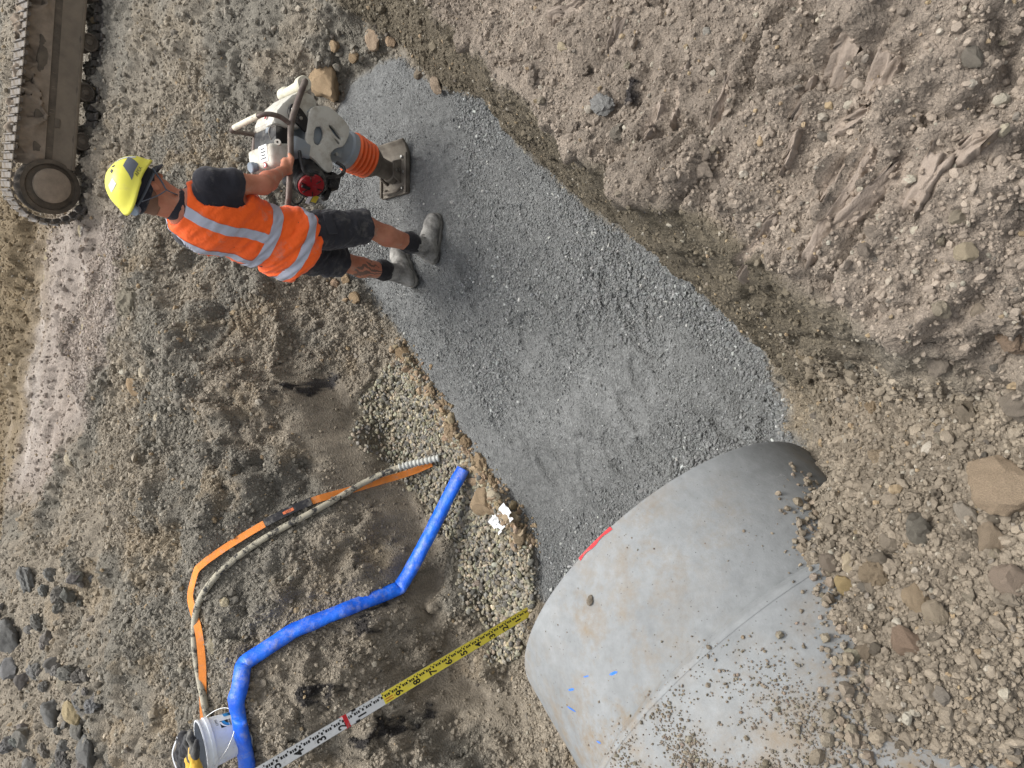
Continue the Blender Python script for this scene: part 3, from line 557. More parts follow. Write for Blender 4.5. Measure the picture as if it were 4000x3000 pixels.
# crushed grey stone of the bed
p, nn, a, b = sample(190000, .2, 4.2, -2.4, -.5)
z = zones(p[:, 0], p[:, 1]); cl = fbm(p * 2.2 + 3, 3, 301) * 1.2 + .8 * smooth(.16, .0, np.abs(b + .72)) + .5 * smooth(3.1, 3.6, a) + .5 * smooth(.9, .4, a)
k = (z['bed'] > rng.uniform(.02, .5, len(p))) & (rng.random(len(p)) < np.clip(.34 + .55 * cl, .06, 1)); p, a, b, cl = p[k], a[k], b[k], cl[k]; n = len(p)
s = np.exp(rng.normal(math.log(.0027), .42, n)) * (1 + .65 * np.clip(cl, 0, 1.2)); s = np.minimum(s, .013)
scl = s[:, None] * np.stack([rng.uniform(.8, 1.3, n), rng.uniform(.7, 1.1, n), rng.uniform(.45, .8, n)], 1)
col = vary(GRAVC * 1.04, n, .14, .012); lt = rng.random(n) < .03; col[lt] = vary(lin(170, 172, 170), lt.sum(), .1, .02)
crushed = scatter('crushed_stone', p + nn[k] * (s * .15)[:, None], anyrot(n), scl, col, 'chip', CHIPM); tag(crushed, 'crushed grey stone chips on the trench bed', 'gravel')
# rounded pebbles beside it
p, nn, a, b = sample(26000, .0, 3.0, -3.2, -1.9)
z = zones(p[:, 0], p[:, 1]); d = z['peb'] * (1 + 0 * a); k = rng.random(len(p)) < smooth(.35, .8, d + .25 * fbm(p * 6, 2, 320)); p = p[k]; n = len(p)
s = np.clip(np.exp(rng.normal(math.log(.0098), .25, n)), .005, .019)
scl = s[:, None] * np.stack([rng.uniform(1., 1.5, n), rng.uniform(.8, 1.1, n), rng.uniform(.5, .8, n)], 1)
col = vary(PEBC, n, .2, .05); g = rng.random(n) < .35; col[g] = vary(lin(110, 108, 102), g.sum(), .2, .02); g = rng.random(n) < .06; col[g] = vary(lin(165, 156, 132), g.sum(), .15, .04)
pz = p + np.stack([0 * s, 0 * s, rng.uniform(-.002, .014, n)], 1); rt = flatrot(n, .5)
big_p = np.argsort(-s)[:300] if n > 300 else np.arange(n); rest = np.setdiff1d(np.arange(n), big_p)
scl_p, col_p = scl, col
peb_stuff = scatter('river_pebbles', pz[rest], rt[rest], scl[rest], col[rest], 'pebble', PEBM); tag(peb_stuff, 'rounded grey river pebbles at the foot of the left bank', 'pebbles')
# soil crumbs everywhere on bare earth
def crumbs(name, n, box_, smin, smed, smax, keep, dens, label, up=.1):
    p, nn, a, b = sample(n, *box_); z = zones(p[:, 0], p[:, 1]); k = keep(z, p) & (rng.random(len(p)) < dens(z, p)); p, nn = p[k], nn[k]; n = len(p)
    zz = {q: v[k] for q, v in z.items()}
    s = np.clip(np.exp(rng.normal(math.log(smed), .5, n)), smin, smax)
    scl = s[:, None] * np.stack([rng.uniform(.8, 1.35, n), rng.uniform(.7, 1.15, n), rng.uniform(.55, .95, n)], 1)
    col = ground_col(p, zz) * np.exp(rng.normal(.03, .11, (n, 1)))
    lt = rng.random(n) < .045; col[lt] = vary(lin(148, 142, 130), lt.sum(), .1, .015); lt = rng.random(n) < .02; col[lt] = vary(lin(144, 128, 104), lt.sum(), .1, .015); lt = rng.random(n) < .02; col[lt] = vary(lin(110, 104, 96), lt.sum(), .12, .01)
    lf = .012 * zz['score'] * (rng.random(n) < .5)
    o = scatter(name, p + nn * (s * up + lf)[:, None], anyrot(n), scl, np.clip(col, .01, .8), 'crumb', CRUMBM); tag(o, label, 'soil')
    return o
bare = lambda z, p: (z['bed'] < .5 + .49 * rng.random(len(p)) ** 2) & (z['peb'] < .4)
patch = lambda z, p: np.clip(.7 + .6 * fbm(p * 4, 3, 333), .4, 1) * (1 - .92 * z['clay']) * (1 - .6 * z['score'])
crumbs('bank_crumbs', 130000, (-.8, 4.4, -.9, 1.2), .0018, .0034, .016, lambda z, p: bare(z, p) & (z['fill'] < .6), patch, 'crumbs of brown earth on the right bank and trench wall')
crumbs('slope_crumbs', 230000, (-1.2, 5.5, -4.4, -1.7), .0025, .0050, .022, bare, patch, 'crumbs of grey brown earth on the left slope')
crumbs('far_crumbs', 90000, (1.5, 9.5, -7.5, -.3), .004, .0080, .030, lambda z, p: bare(z, p) & (z['top'] < .5) & ((p[:, 1] > 4.2) | (p[:, 0] > 1.7)), lambda z, p: patch(z, p) * (1 - .6 * z['rut']), 'gravelly soil on the far ground')
crumbs('backfill_crumbs', 110000, (-1.2, 1.6, -1.0, .6), .0018, .0042, .02, lambda z, p: bare(z, p) & (z['fill'] > .3), lambda z, p: 1. + 0 * p[:, 0], 'loose crumbs of backfill beside the concrete pipe', .3)

# crumbled clay along the edge of the bed
RG = spline([(x, y, 0) for x, y in RIDGE], 60)[:, :2]; n = 2600; j = rng.integers(0, len(RG), n); q = RG[j] + rng.normal(0, .035, (n, 2)) + np.array((-.6, .6)) * .02; p, nn = surf(q[:, 0], q[:, 1])
s = np.clip(np.exp(rng.normal(math.log(.0062), .6, n)), .003, .032); scl = s[:, None] * np.stack([rng.uniform(.9, 1.4, n), rng.uniform(.7, 1.1, n), rng.uniform(.6, .9, n)], 1)
o = scatter('ridge_clay', p + nn * (s * .2)[:, None], anyrot(n), scl, vary(lin(142, 126, 104), n, .12, .04), 'crumb', CRUMBM); tag(o, 'crumbled tan clay along the left edge of the gravel bed', 'clay')

# ---------------------------------------------------------------- single rocks, clods and pebbles
ROCKM = stone_mat('rock', .92, 90, inst=False); CLODM = stone_mat('clod', .95, 160, inst=False); PEBO = stone_mat('pebble', .6, 120, .45, inst=False)
def rock_data(seed, sub=3, cuts=9, rough=.12, ang=.62):
    rg = np.random.default_rng(seed); bm = bmesh.new(); bmesh.ops.create_icosphere(bm, subdivisions=sub, radius=1)
    v = np.array([q.co[:] for q in bm.verts]); f = np.array([[q.index for q in t.verts] for t in bm.faces]); bm.free()
    for i in range(cuts):
        n = rg.normal(size=3); n /= np.linalg.norm(n); d = rg.uniform(ang, .95); e = np.maximum(v @ n - d, 0); v = v - e[:, None] * n
    v = v * (1 + rough * fbm(v * 1.8 + seed, 4, seed, .55))[:, None]
    v = v * (1 + .4 * rough * fbm(v * 7 + seed, 3, seed + 5, .6))[:, None]
    return v / np.abs(v).max(0), f
def rock_mesh(name, seed, mat, **k):
    v, f = rock_data(seed, **k); o = mesh(name, v, f, mat); me = o.data; bpy.data.objects.remove(o); me.set_sharp_from_angle(angle=R(38)); return me
RM = [rock_mesh('rock', 40 + i, ROCKM, sub=4, cuts=11, rough=.10) for i in range(6)]
CM = [rock_mesh('clod', 70 + i, CLODM, sub=4, cuts=6, rough=.22, ang=.75) for i in range(6)]
rough_used = {}
for i, (x, y, s1, s2, turn, c, nm, lab) in enumerate(ROCKS):
    o = bpy.data.objects.new(nm, (RM if nm in ('rock', 'boulder') else CM)[i % 6]); COL.objects.link(o)
    hgt = min(s1, s2) * .5 * (.8 if nm != 'clay_lump' else .7); o.scale = (s1 * .62, s2 * .62, hgt * 1.1); p = gpt(x, y)
    o.location = (p[0], p[1], p[2] + hgt * .35); o.rotation_euler = (random.uniform(-.25, .25), random.uniform(-.25, .25), R(turn) + random.uniform(-.3, .3))
    o.color = srgb(*c); tag(o, lab, {'rock': 'rock', 'boulder': 'boulder', 'clod': 'earth clod', 'clay_lump': 'clay lump'}[nm])
# earth clods of the backfill and the bank: the 300 largest singly, under the ground they belong to
p, nn, a, b = sample(14000, -1.3, 2.2, -1.15, .55); z = zones(p[:, 0], p[:, 1])
cl = fbm(p * 3.5, 3, 611); k = (rng.random(len(p)) < z['fill'] * np.clip(.16 + .5 * cl, .03, .6) + .07 * z['top'] * (1 - z['score']) * np.clip(.6 + 1.2 * cl, 0, 2)) & (z['bed'] < .3); p = p[k]; n = len(p)
s = np.clip(np.exp(rng.normal(math.log(.0105), .55, n)), .005, .048)
od = np.argsort(-s * in_view(p, 1.0)); sel, rest = od[:300], od[300:]
cm2 = [rock_mesh('clod', 90 + i, CLODM, sub=3, cuts=6, rough=.25, ang=.72) for i in range(6)]
def child_stone(name, me, q, sc, rot, c, parent):
    o = bpy.data.objects.new(name, me); COL.objects.link(o); o.parent = parent; o.location = q; o.scale = sc; o.rotation_euler = rot; o.color = tuple(c) + (1,); return o
colr = ground_col(p, zones(p[:, 0], p[:, 1])) * np.exp(rng.normal(.04, .1, (n, 1))); g = rng.random(n) < .1; colr[g] = vary(lin(146, 137, 121), g.sum(), .1, .015); g = rng.random(n) < .08; colr[g] = vary(lin(112, 107, 98), g.sum(), .1, .01)
sc3 = s[:, None] * np.stack([rng.uniform(.9, 1.35, n), rng.uniform(.75, 1.05, n), rng.uniform(.6, .9, n)], 1)
for j in sel: child_stone('clod', cm2[j % 6], p[j] + [0, 0, sc3[j, 2] * .15], sc3[j], flatrot(1, .5)[0], colr[j], ground)
o = scatter('backfill_clods', p[rest] + np.stack([0 * rest, 0 * rest, sc3[rest, 2] * .35], 1), anyrot(len(rest)), sc3[rest], colr[rest], 'clod', stone_mat('clods')); tag(o, 'smaller clods of the loose backfill', 'soil')
# dark lumps of the far left heap
for i, (x, y) in enumerate(HEAP):
    sz = random.uniform(.025, .075); q = gpt(x, y); child_stone('clod', CM[i % 6] if i % 3 else RM[i % 6], q + [0, 0, sz * .3], (sz * 1.2, sz, sz * .8), (random.random(), random.random(), i), vary(lin(112, 110, 106), 1, .15, .03)[0], ground)
# the 300 largest pebbles
pm = [rock_mesh('pebble', 120 + i, PEBO, sub=3, cuts=3, rough=.08, ang=.8) for i in range(6)]
for j in big_p: child_stone('pebble', pm[j % 6], pz[j] + [0, 0, .004], scl_p[j], rt[j], col_p[j], ground)

# smooth clay faces cut by the bucket teeth
def slab_mat():
    ma, nt, bs = new_mat('cut_clay'); c = mixc(nt, ramp(nt, noise(nt, 9, 6, .6), .3, .7), srgb(126, 114, 102), srgb(148, 135, 123)); c = mixc(nt, ramp(nt, noise(nt, 34, 6, .75), .58, .7), c, srgb(112, 100, 88))
    nt.links.new(c, bs.inputs['Base Color']); bs.inputs['Roughness'].default_value = .75; bump(nt, bs, noise(nt, 60, 5, .65), .7, .005); bump(nt, bs, noise(nt, 240, 3, .6), .5, .002); return ma
SLABM = slab_mat()
for i, ((x1, y1), (x2, y2), wd, dp) in enumerate(SCORES):
    L = math.hypot(x2 - x1, y2 - y1); nu, nv = max(12, int(L / .008)), 13; u, v = np.meshgrid(np.linspace(0, 1, nu), np.linspace(-1, 1, nv), indexing='ij'); rg = np.random.default_rng(300 + i)
    jag = fbm(np.stack([u * L * 30, np.sign(v) * 3.3 + i, 0 * u + i * 7.7], -1), 3, 31, .6); jag2 = fbm(np.stack([v * 3.1, np.sign(u - .5) * 5.1 + i, 0 * u], -1), 3, 33, .6)
    lx = u * L + .022 * jag2; ly = v * wd * (1 + .26 * jag) + .006 * vnoise(np.stack([u * L * 12, 0 * u + i, 0 * u], -1))
    e = np.clip((1 - np.abs(v)) / .14, 0, 1) * np.clip(np.minimum(u, 1 - u) * L / .010, 0, 1)
    lz = -.05 * (1 - e) + .022 * v * rg.choice((-1, 1)) * rg.uniform(.3, 1.) + .010 * fbm(np.stack([lx * 16, ly * 24, 0 * u + i], -1), 4, 7, .55) + .008 * np.sin(u * 5 + i)
    qx = x1 + (x2 - x1) * lx / L - (y2 - y1) / L * ly; qy = y1 + (y2 - y1) * lx / L + (x2 - x1) / L * ly
    ends_p = [base_h(*q) for q in ((x1, y1), (x2, y2))]; bz_ = surf(np.linspace(x1, x2, 9), np.linspace(y1, y2, 9))[0][:, 2]; zl = np.poly1d(np.polyfit(np.linspace(0, 1, 9), bz_, 1))(u)
    ii = np.arange(nu * nv).reshape(nu, nv); qf = np.stack([ii[:-1, :-1], ii[1:, :-1], ii[1:, 1:], ii[:-1, 1:]], -1).reshape(-1, 4)
    mesh('clay_slab', np.stack([qx, qy, zl + lz + .010], -1).reshape(-1, 3), qf, SLABM, ground)

# ---------------------------------------------------------------- concrete pipe
PC, PAZ, PTL, PR = np.array((-.726, 1.234, .564)), R(53.7), R(-11.2), .664
PAX = np.array((math.cos(PAZ) * math.cos(PTL), math.sin(PAZ) * math.cos(PTL), math.sin(PTL)))
PM = basis(PC, (-math.sin(PAZ), math.cos(PAZ), 0), PAX)         # local z runs out of the open end, local x to the left side
def concrete(name):
    ma, nt, bs = new_mat(name)
    n1 = noise(nt, 2.2, 6, .6); n2 = noise(nt, 28, 6, .7); n3 = noise(nt, 5, 9, .72); n4 = noise(nt, 1.6, 4, .5)
    c = mixc(nt, ramp(nt, n1, .3, .7), srgb(118, 121, 122), srgb(144, 147, 148))
    c = mixc(nt, 1, c, mixc(nt, ramp(nt, n2, .3, .7), (.86, .86, .86, 1), (1.1, 1.1, 1.1, 1)), 'MULTIPLY')
    w = ramp(nt, n3, .66, .74); c = mixc(nt, w, c, srgb(205, 206, 204))                       # lime scuffs
    mu = nt.nodes.new('ShaderNodeMath'); mu.operation = 'MULTIPLY'; nt.links.new(ramp(nt, noise(nt, 9, 9, .75), .46, .66), mu.inputs[0]); nt.links.new(ramp(nt, n4, .42, .6), mu.inputs[1])
    am = N(nt, 'ShaderNodeAttribute', attribute_name='mud'); fm = nt.nodes.new('ShaderNodeMath'); fm.operation = 'MULTIPLY'; nt.links.new(am.outputs['Fac'], fm.inputs[0]); nt.links.new(ramp(nt, noise(nt, 26, 8, .75), .38, .62), fm.inputs[1])
    c = mixc(nt, fm.outputs[0], c, srgb(128, 114, 95))
    c = mixc(nt, mu.outputs[0], c, srgb(126, 112, 92))                                        # dried mud
    vo = N(nt, 'ShaderNodeTexVoronoi', Scale=70.); tc = nt.nodes.new('ShaderNodeTexCoord'); nt.links.new(tc.outputs['Object'], vo.inputs['Vector'])
    pit = ramp(nt, vo.outputs['Distance'], .16, .10); pk = nt.nodes.new('ShaderNodeMath'); pk.operation = 'MULTIPLY'; nt.links.new(pit, pk.inputs[0]); nt.links.new(ramp(nt, noise(nt, 40, 3), .5, .6), pk.inputs[1])
    c = mixc(nt, pk.outputs[0], c, srgb(92, 93, 92)); nt.links.new(c, bs.inputs['Base Color']); bs.inputs['Roughness'].default_value = .82; bs.inputs['Specular IOR Level'].default_value = .3
    bump(nt, bs, noise(nt, 160, 5, .7), .5, .0015); bump(nt, bs, n2, .4, .003)
    return ma
CONC = concrete('concrete')
pipe = empty('concrete_pipe', tuple(PC - np.array((0, 0, PR)))); tag(pipe, 'large grey concrete pipe lying in the trench, half covered by backfill', 'pipe')
IM = Matrix.Translation(-pipe.location)
bell = [(PR - .10, -.55), (PR - .10, -.01), (PR - .088, 0), (PR - .012, 0), (PR - .003, -.004), (PR, -.014), (PR + .001, -.22), (PR, -.424), (PR - .002, -.432)]
lathe('shoulder', [(PR - .003, -.430), (PR + .001, -.434), (PR + .028, -.452), (PR + .034, -.460), (PR + .0345, -.470)], IM @ PM, CONC, pipe, 160, 60)
collar = lathe('collar', bell, IM @ PM, CONC, pipe, 160, 50)
bar = [(PR - .12, -.55), (PR - .05, -.467)]
zz = -.467
while zz > -3.2:
    bar += [(PR + .0342, zz), (PR + .0326, zz - .006)]; zz -= .012
bar += [(PR - .12, -3.2)]
barrel = lathe('barrel', bar, IM @ PM, CONC, pipe, 160, 60)
for o in (collar, barrel):      # where spilled earth has left a film of mud
    co_ = np.array([(PM.inverted() @ IM.inverted() @ v.co)[:] for v in o.data.vertices]); an_ = np.degrees(np.arctan2(co_[:, 1], co_[:, 0])); q_ = np.stack([an_ / 9, co_[:, 2] * 8, 0 * an_], 1)
    film = np.exp(-(((an_ - 100) / 16) ** 2 + ((co_[:, 2] + .82) / .17) ** 2)) + .7 * np.exp(-(((an_ - 128) / 9) ** 2 + ((co_[:, 2] + .78) / .10) ** 2)); put_attr(o, 'mud', np.clip(film + .25 * fbm(q_, 3, 44) * film, 0, 1), 'FLOAT')
RED = paint('red_paint', srgb(205, 40, 48), .7, .15, .15, 30); BLUEP = paint('blue_crayon', srgb(40, 110, 205), .8, .2, .3, 60)
def on_pipe(ang, s, rr=PR): return np.array(IM @ PM @ Vector((rr * math.cos(ang), rr * math.sin(ang), s)))
def pipe_patch(name, pts, mat, lift=.0016):
    """thin paint film lying on the pipe surface; pts are (angle deg, distance behind the rim)"""
    v = [on_pipe(R(a), -s_, PR + (.035 if s_ > .45 else 0) + lift) for a, s_ in pts]; return mesh(name, v, [list(range(len(v)))], mat, pipe)
strip = [(a, .004) for a in np.linspace(103, 115, 9)] + [(a, .013 + .003 * math.sin(a)) for a in np.linspace(115, 103, 9)]
pipe_patch('red_mark', strip, RED)
for a, s_, l, w_, t in ((76, .24, .035, .007, .5), (71, .27, .05, .006, .9), (84, .26, .028, .004, .5), (92, .32, .035, .008, .4), (74, .40, .022, .006, .8)):
    ca, sa = math.cos(t), math.sin(t); q = [(-l / 2, 0), (-l * .2, w_ / 2), (l * .3, w_ * .4), (l / 2, 0), (l * .2, -w_ / 2), (-l * .3, -w_ * .4)]
    pipe_patch('blue_mark', [(a + math.degrees((x * ca - y * sa) / PR), s_ + x * sa + y * ca) for x, y in q], BLUEP)
# crumbs spilled on the pipe
def on_pipe_w(ang, s_, rr): q = PM @ Vector((rr * math.cos(ang), rr * math.sin(ang), s_)); return q[:]
n = 21600; ang = np.radians(np.concatenate([rng.normal(100, 13, 20000), rng.uniform(60, 150, 500), rng.normal(84, 7, 1100)])); ds = np.concatenate([rng.normal(.82, .14, 20000), rng.uniform(.05, .9, 500), rng.normal(.58, .07, 1100)])
s = np.clip(np.exp(rng.normal(math.log(.0019), .5, n)), .0015, .02); k = (ds > .03) & (rng.random(n) < np.where(ds < .45, .5, 1) * np.clip(.55 + .9 * fbm(np.stack([ang * 7, ds * 9, 0 * ds], 1), 3, 88), .05, 1)); ang, ds, s = ang[k], ds[k], s[k]; n = len(s)
rr = np.where(ds < .45, PR, PR + .034) + s * .35
q = np.array([on_pipe_w(x, -y, r_) for x, y, r_ in zip(ang, ds, rr)])
o = scatter('pipe_crumbs', q, anyrot(n), s[:, None] * np.stack([rng.uniform(.8, 1.3, n), rng.uniform(.7, 1.1, n), rng.uniform(.6, .9, n)], 1), vary(FILL * .9, n, .15, .04), 'crumb', CRUMBM); tag(o, 'earth crumbs spilled on top of the concrete pipe', 'soil')
pl = spline([(x, y, z_) for x, y, z_ in BL[-1]], 40); IPM = np.array(PM.inverted()); pl = pl @ IPM[:3, :3].T + IPM[:3, 3]; la, ls = np.arctan2(pl[:, 1], pl[:, 0]), -pl[:, 2]; n = 900; j = rng.integers(0, len(pl), n)
ang = la[j] - np.abs(rng.normal(0, .03, n)) + .01; ds = ls[j] + rng.normal(0, .05, n); s = np.clip(np.exp(rng.normal(math.log(.0045), .6, n)), .002, .018); k = ds > .06; ang, ds, s = ang[k], ds[k], s[k]; n = len(s)
q = np.array([on_pipe_w(x, -y, r_) for x, y, r_ in zip(ang, ds, np.where(ds < .445, PR, PR + .034) + s * .35)])
o = scatter('pipe_edge_crumbs', q, anyrot(n), s[:, None] * np.stack([rng.uniform(.8, 1.3, n), rng.uniform(.7, 1.1, n), rng.uniform(.6, .9, n)], 1), vary(FILL, n, .14, .02), 'crumb', CRUMBM); tag(o, 'loose earth slumped along the edge of the pipe', 'soil')
for i, (a, ds_, sz) in enumerate([(70, .62, .022), (66, .66, .018), (74, .60, .014), (68, .72, .02), (78, .66, .013), (62, .70, .028), (64, .78, .03), (80, .58, .012), (72, .76, .024)]):
    rock = bpy.data.objects.new('stone', cm2[i % 6]); COL.objects.link(rock); rock.parent = pipe; rock.location = on_pipe(R(a), -ds_, PR + .034 + sz * .5); rock.scale = (sz * 1.1, sz, sz * .8); rock.color = srgb(134, 118, 98); rock.rotation_euler = (i, i * 2, i * 3)

# ---------------------------------------------------------------- blue lay-flat hose
def hose_mat():
    ma, nt, bs = new_mat('blue_hose')
    c = mixc(nt, ramp(nt, noise(nt, 10, 4), .3, .7), srgb(2, 76, 196), srgb(10, 108, 232))
    f = ramp(nt, noise(nt, 17, 9, .76), .50, .68); k = nt.nodes.new('ShaderNodeMath'); k.operation = 'MULTIPLY'; k.inputs[1].default_value = .55; nt.links.new(f, k.inputs[0])
    c = mixc(nt, k.outputs[0], c, srgb(150, 150, 150)); nt.links.new(c, bs.inputs['Base Color']); bs.inputs['Roughness'].default_value = .42
    bump(nt, bs, noise(nt, 30, 5, .6), .5, .008); bump(nt, bs, noise(nt, 9, 2, .5), .5, .02); return ma
H3 = np.array([gpt(x, y, .03) for x, y in HOSE_XY]); seg_l = np.r_[0, np.cumsum(np.linalg.norm(np.diff(H3, axis=0), axis=1))]; kn_s = seg_l[[1, 4, 6]]
ss = np.arange(0, seg_l[-1], .006); Ph = np.stack([np.interp(ss, seg_l, H3[:, k]) for k in range(3)], 1)
zt = surf(Ph[:, 0], Ph[:, 1])[0][:, 2] + .022
for it in range(500): Ph[1:-1, 2] = np.maximum(.25 * (Ph[:-2, 2] + 2 * Ph[1:-1, 2] + Ph[2:, 2]), zt[1:-1])
for it in range(14): Ph[1:-1] = .25 * (Ph[:-2] + 2 * Ph[1:-1] + Ph[2:])
Ph[:, 2] += .022
radh = np.interp(ss, [0, ss[-1] * .5, ss[-1]], [.041, .044, .050]); fl = .62 + .08 * np.sin(ss * 9) * np.sin(ss * 23 + 1)
for kk, am in zip(kn_s, (.45, .5, .5)):
    e = np.exp(-((ss - kk) / .014) ** 2); radh *= 1 + .16 * e; fl *= 1 - am * e
v, f = tube_data(Ph, radh, 28, (0, 0, 1), False, fl)
vn = np.array(v); vn += .0014 * np.stack([vnoise(vn * 34 + 3), vnoise(vn * 34 + 9), vnoise(vn * 34 + 31)], -1) + .002 * np.stack([vnoise(vn * 11 + 3)] * 3, -1)
hose = mesh('layflat_hose', vn, f, hose_mat()); md = hose.modifiers.new('thick', 'SOLIDIFY'); md.thickness = .002
tag(hose, 'muddy bright blue lay-flat hose with two kinks running down the left bank', 'hose')

# ---------------------------------------------------------------- rubber hose with corrugated end
def rubber_mat():
    ma, nt, bs = new_mat('muddy_rubber')
    f = ramp(nt, noise(nt, 16, 10, .78), .44, .50); c = mixc(nt, f, srgb(48, 47, 47), srgb(166, 160, 142)); nt.links.new(c, bs.inputs['Base Color']); bs.inputs['Roughness'].default_value = .75
    bump(nt, bs, f, .4, .002); return ma
R3 = np.array([gpt(x, y) for x, y in RUBBER_XY]); zs = R3[:, 2].copy()
for it in range(3):
    for i in range(1, len(R3) - 1): R3[i, 2] = max(zs[i], .5 * (R3[i - 1, 2] + R3[i + 1, 2]))
R3[:, 2] += .03; Pr = spline(R3, 10); zt = surf(Pr[:, 0], Pr[:, 1])[0][:, 2] + .014; Pr[:, 2] = np.maximum(Pr[:, 2], zt)
for it in range(40): Pr[1:-1, 2] = np.maximum(.25 * (Pr[:-2, 2] + 2 * Pr[1:-1, 2] + Pr[2:, 2]), zt[1:-1])
rub = empty('rubber_hose', tuple(R3[0])); tag(rub, 'mud streaked rubber hose looping over the bank with a corrugated grey end', 'hose')
Pl = Pr - R3[0]
cut = 11
v, f = tube_data(Pl[cut - 2:], .0185, 16, (0, 0, 1), True); mesh('hose_line', v, f, rubber_mat(), rub)
cp = spline(Pl[:cut:2], 14); rd = .0205 + .0022 * np.sign(np.sin(np.arange(len(cp)) * .95)); v, f = tube_data(cp, rd, 18); mesh('corrugated_end', v, f, paint('grey_conduit', srgb(176, 178, 172), .6, .1, .3, 20), rub, True)

# ---------------------------------------------------------------- orange lifting strap
def ribbon(P, wd, th, tilt=None):
    T, U, B = frames(P); n = len(P); t = np.zeros(n) if tilt is None else tilt
    Bx = B * np.cos(t)[:, None] + U * np.sin(t)[:, None]; Ux = -B * np.sin(t)[:, None] + U * np.cos(t)[:, None]
    V = np.concatenate([P + Bx * wd / 2 + Ux * th / 2, P - Bx * wd / 2 + Ux * th / 2, P - Bx * wd / 2 - Ux * th / 2, P + Bx * wd / 2 - Ux * th / 2]); Fc = []
    for i in range(n - 1):
        for q in range(4): q2 = (q + 1) % 4; Fc.append((q * n + i, q2 * n + i, q2 * n + i + 1, q * n + i + 1))
    Fc += [(0, n, 2 * n, 3 * n), (n - 1, 4 * n - 1, 3 * n - 1, 2 * n - 1)]
    return V, Fc
S3 = np.array([gpt(x, y) for x, y in STRAP_XY]); zs = S3[:, 2].copy()
for it in range(2):
    for i in range(1, len(S3) - 1): S3[i, 2] = max(zs[i], .5 * (S3[i - 1, 2] + S3[i + 1, 2]))
S3[:, 2] += .012; Ps = spline(S3, 8); zt = surf(Ps[:, 0], Ps[:, 1])[0][:, 2] + .026; Ps[:, 2] = np.maximum(Ps[:, 2], zt)
for it in range(30): Ps[1:-1, :2] = .25 * (Ps[:-2, :2] + 2 * Ps[1:-1, :2] + Ps[2:, :2])
for it in range(40): Ps[1:-1, 2] = np.maximum(.25 * (Ps[:-2, 2] + 2 * Ps[1:-1, 2] + Ps[2:, 2]), zt[1:-1])
st = empty('lifting_strap', tuple(S3[0])); tag(st, 'orange webbing strap with a black sleeve lying beside the rubber hose', 'strap')
tl = .3 * np.sin(np.linspace(0, 9, len(Ps))) + .1; Pq = Ps - S3[0]
ORW = paint('orange_webbing', srgb(232, 140, 62), .85, .12, .2, 30, bumps=.4, bscale=300)
v, f = ribbon(Pq, .040, .0035, tl); mesh('webbing', v, f, ORW, st, False)
BLK = paint('black_sleeve', srgb(38, 38, 42), .8, .2, .25, 25)
i0, i1 = 8 * 5 + 1, 8 * 7 + 1
v, f = ribbon(Pq[i0:i1] + [0, 0, .002], .046, .012, tl[i0:i1]); slv = mesh('sleeve', v, f, BLK, st, False)
mid_ = (i0 + i1) // 2; T_, U_, B_ = frames(Ps); tq = tl[mid_]; bx = B_[mid_] * math.cos(tq) + U_[mid_] * math.sin(tq); ux = -B_[mid_] * math.sin(tq) + U_[mid_] * math.cos(tq)
pos = Pq[mid_] + np.array((0, 0, .002)) + ux * .0072
Mx = basis(pos, -T_[mid_], ux); bm = bmesh.new(); bmesh.ops.create_grid(bm, x_segments=1, y_segments=1, size=.5)
bm.transform(Mx @ Matrix.Diagonal((.062, .017, 1, 1))); ptch = from_bm('patch', bm, paint('orange_patch', srgb(240, 130, 84), .7, .05, .1), slv)
text('lettering', 'LUX', .017, Mx @ Matrix.Translation((0, 0, .0008)), BLK, slv, .0002)

# ---------------------------------------------------------------- levelling staff
sb = Vector(STAFF_BASE); sd = Vector(STAFF_DIR).normalized(); tov = (Vector((0, 0, CAM_H)) - (sb + sd)).normalized()
swd = tov.cross(sd).normalized()                                # to the right across the face seen from the camera
swd = -swd if swd.x < 0 else swd
sfn = swd.cross(sd); sfn = sfn if sfn.dot(tov) > 0 else -sfn
base_z = gz(sb.x, sb.y); sb.z = base_z - .005
staff = empty('levelling_staff', sb); tag(staff, 'yellow and white levelling staff with black scale standing by the pipe', 'levelling staff')
SMx = Matrix.Identity(4)
for i in range(3): SMx[i][0], SMx[i][1], SMx[i][2] = swd[i], sd[i], sfn[i]
def sbox(name, x0, x1, y0, y1, z0, z1, mat, parent=staff, bev=.0):
    o = box(name, ((x0 + x1) / 2, (y0 + y1) / 2, (z0 + z1) / 2), (x1 - x0, y1 - y0, z1 - z0), mat, parent, bev); o.data.transform(SMx); return o
YEL = paint('yellow_enamel', srgb(250, 232, 84), .45, .05, .12, 30); WHT = paint('white_enamel', srgb(226, 228, 228), .45, .03, .12, 30); ALU = paint('aluminium', srgb(160, 162, 160), .4, .08, .2, 20, metal=.7)
INK = paint('black_ink', srgb(22, 22, 24), .5, .1, .0)
ORI = paint('orange_ink', srgb(214, 120, 40), .6, .1, .1)
W = .051
sbox('profile', -W / 2, W / 2, .0, 2.4, -.022, -.001, ALU, bev=.002)
sbox('yellow_face', -W / 2 + .0015, W / 2 - .0015, .002, 1.0, -.001, .0, YEL); sbox('white_face', -W / 2 + .0015, W / 2 - .0015, 1.0005, 2.4, -.001, .0, WHT)
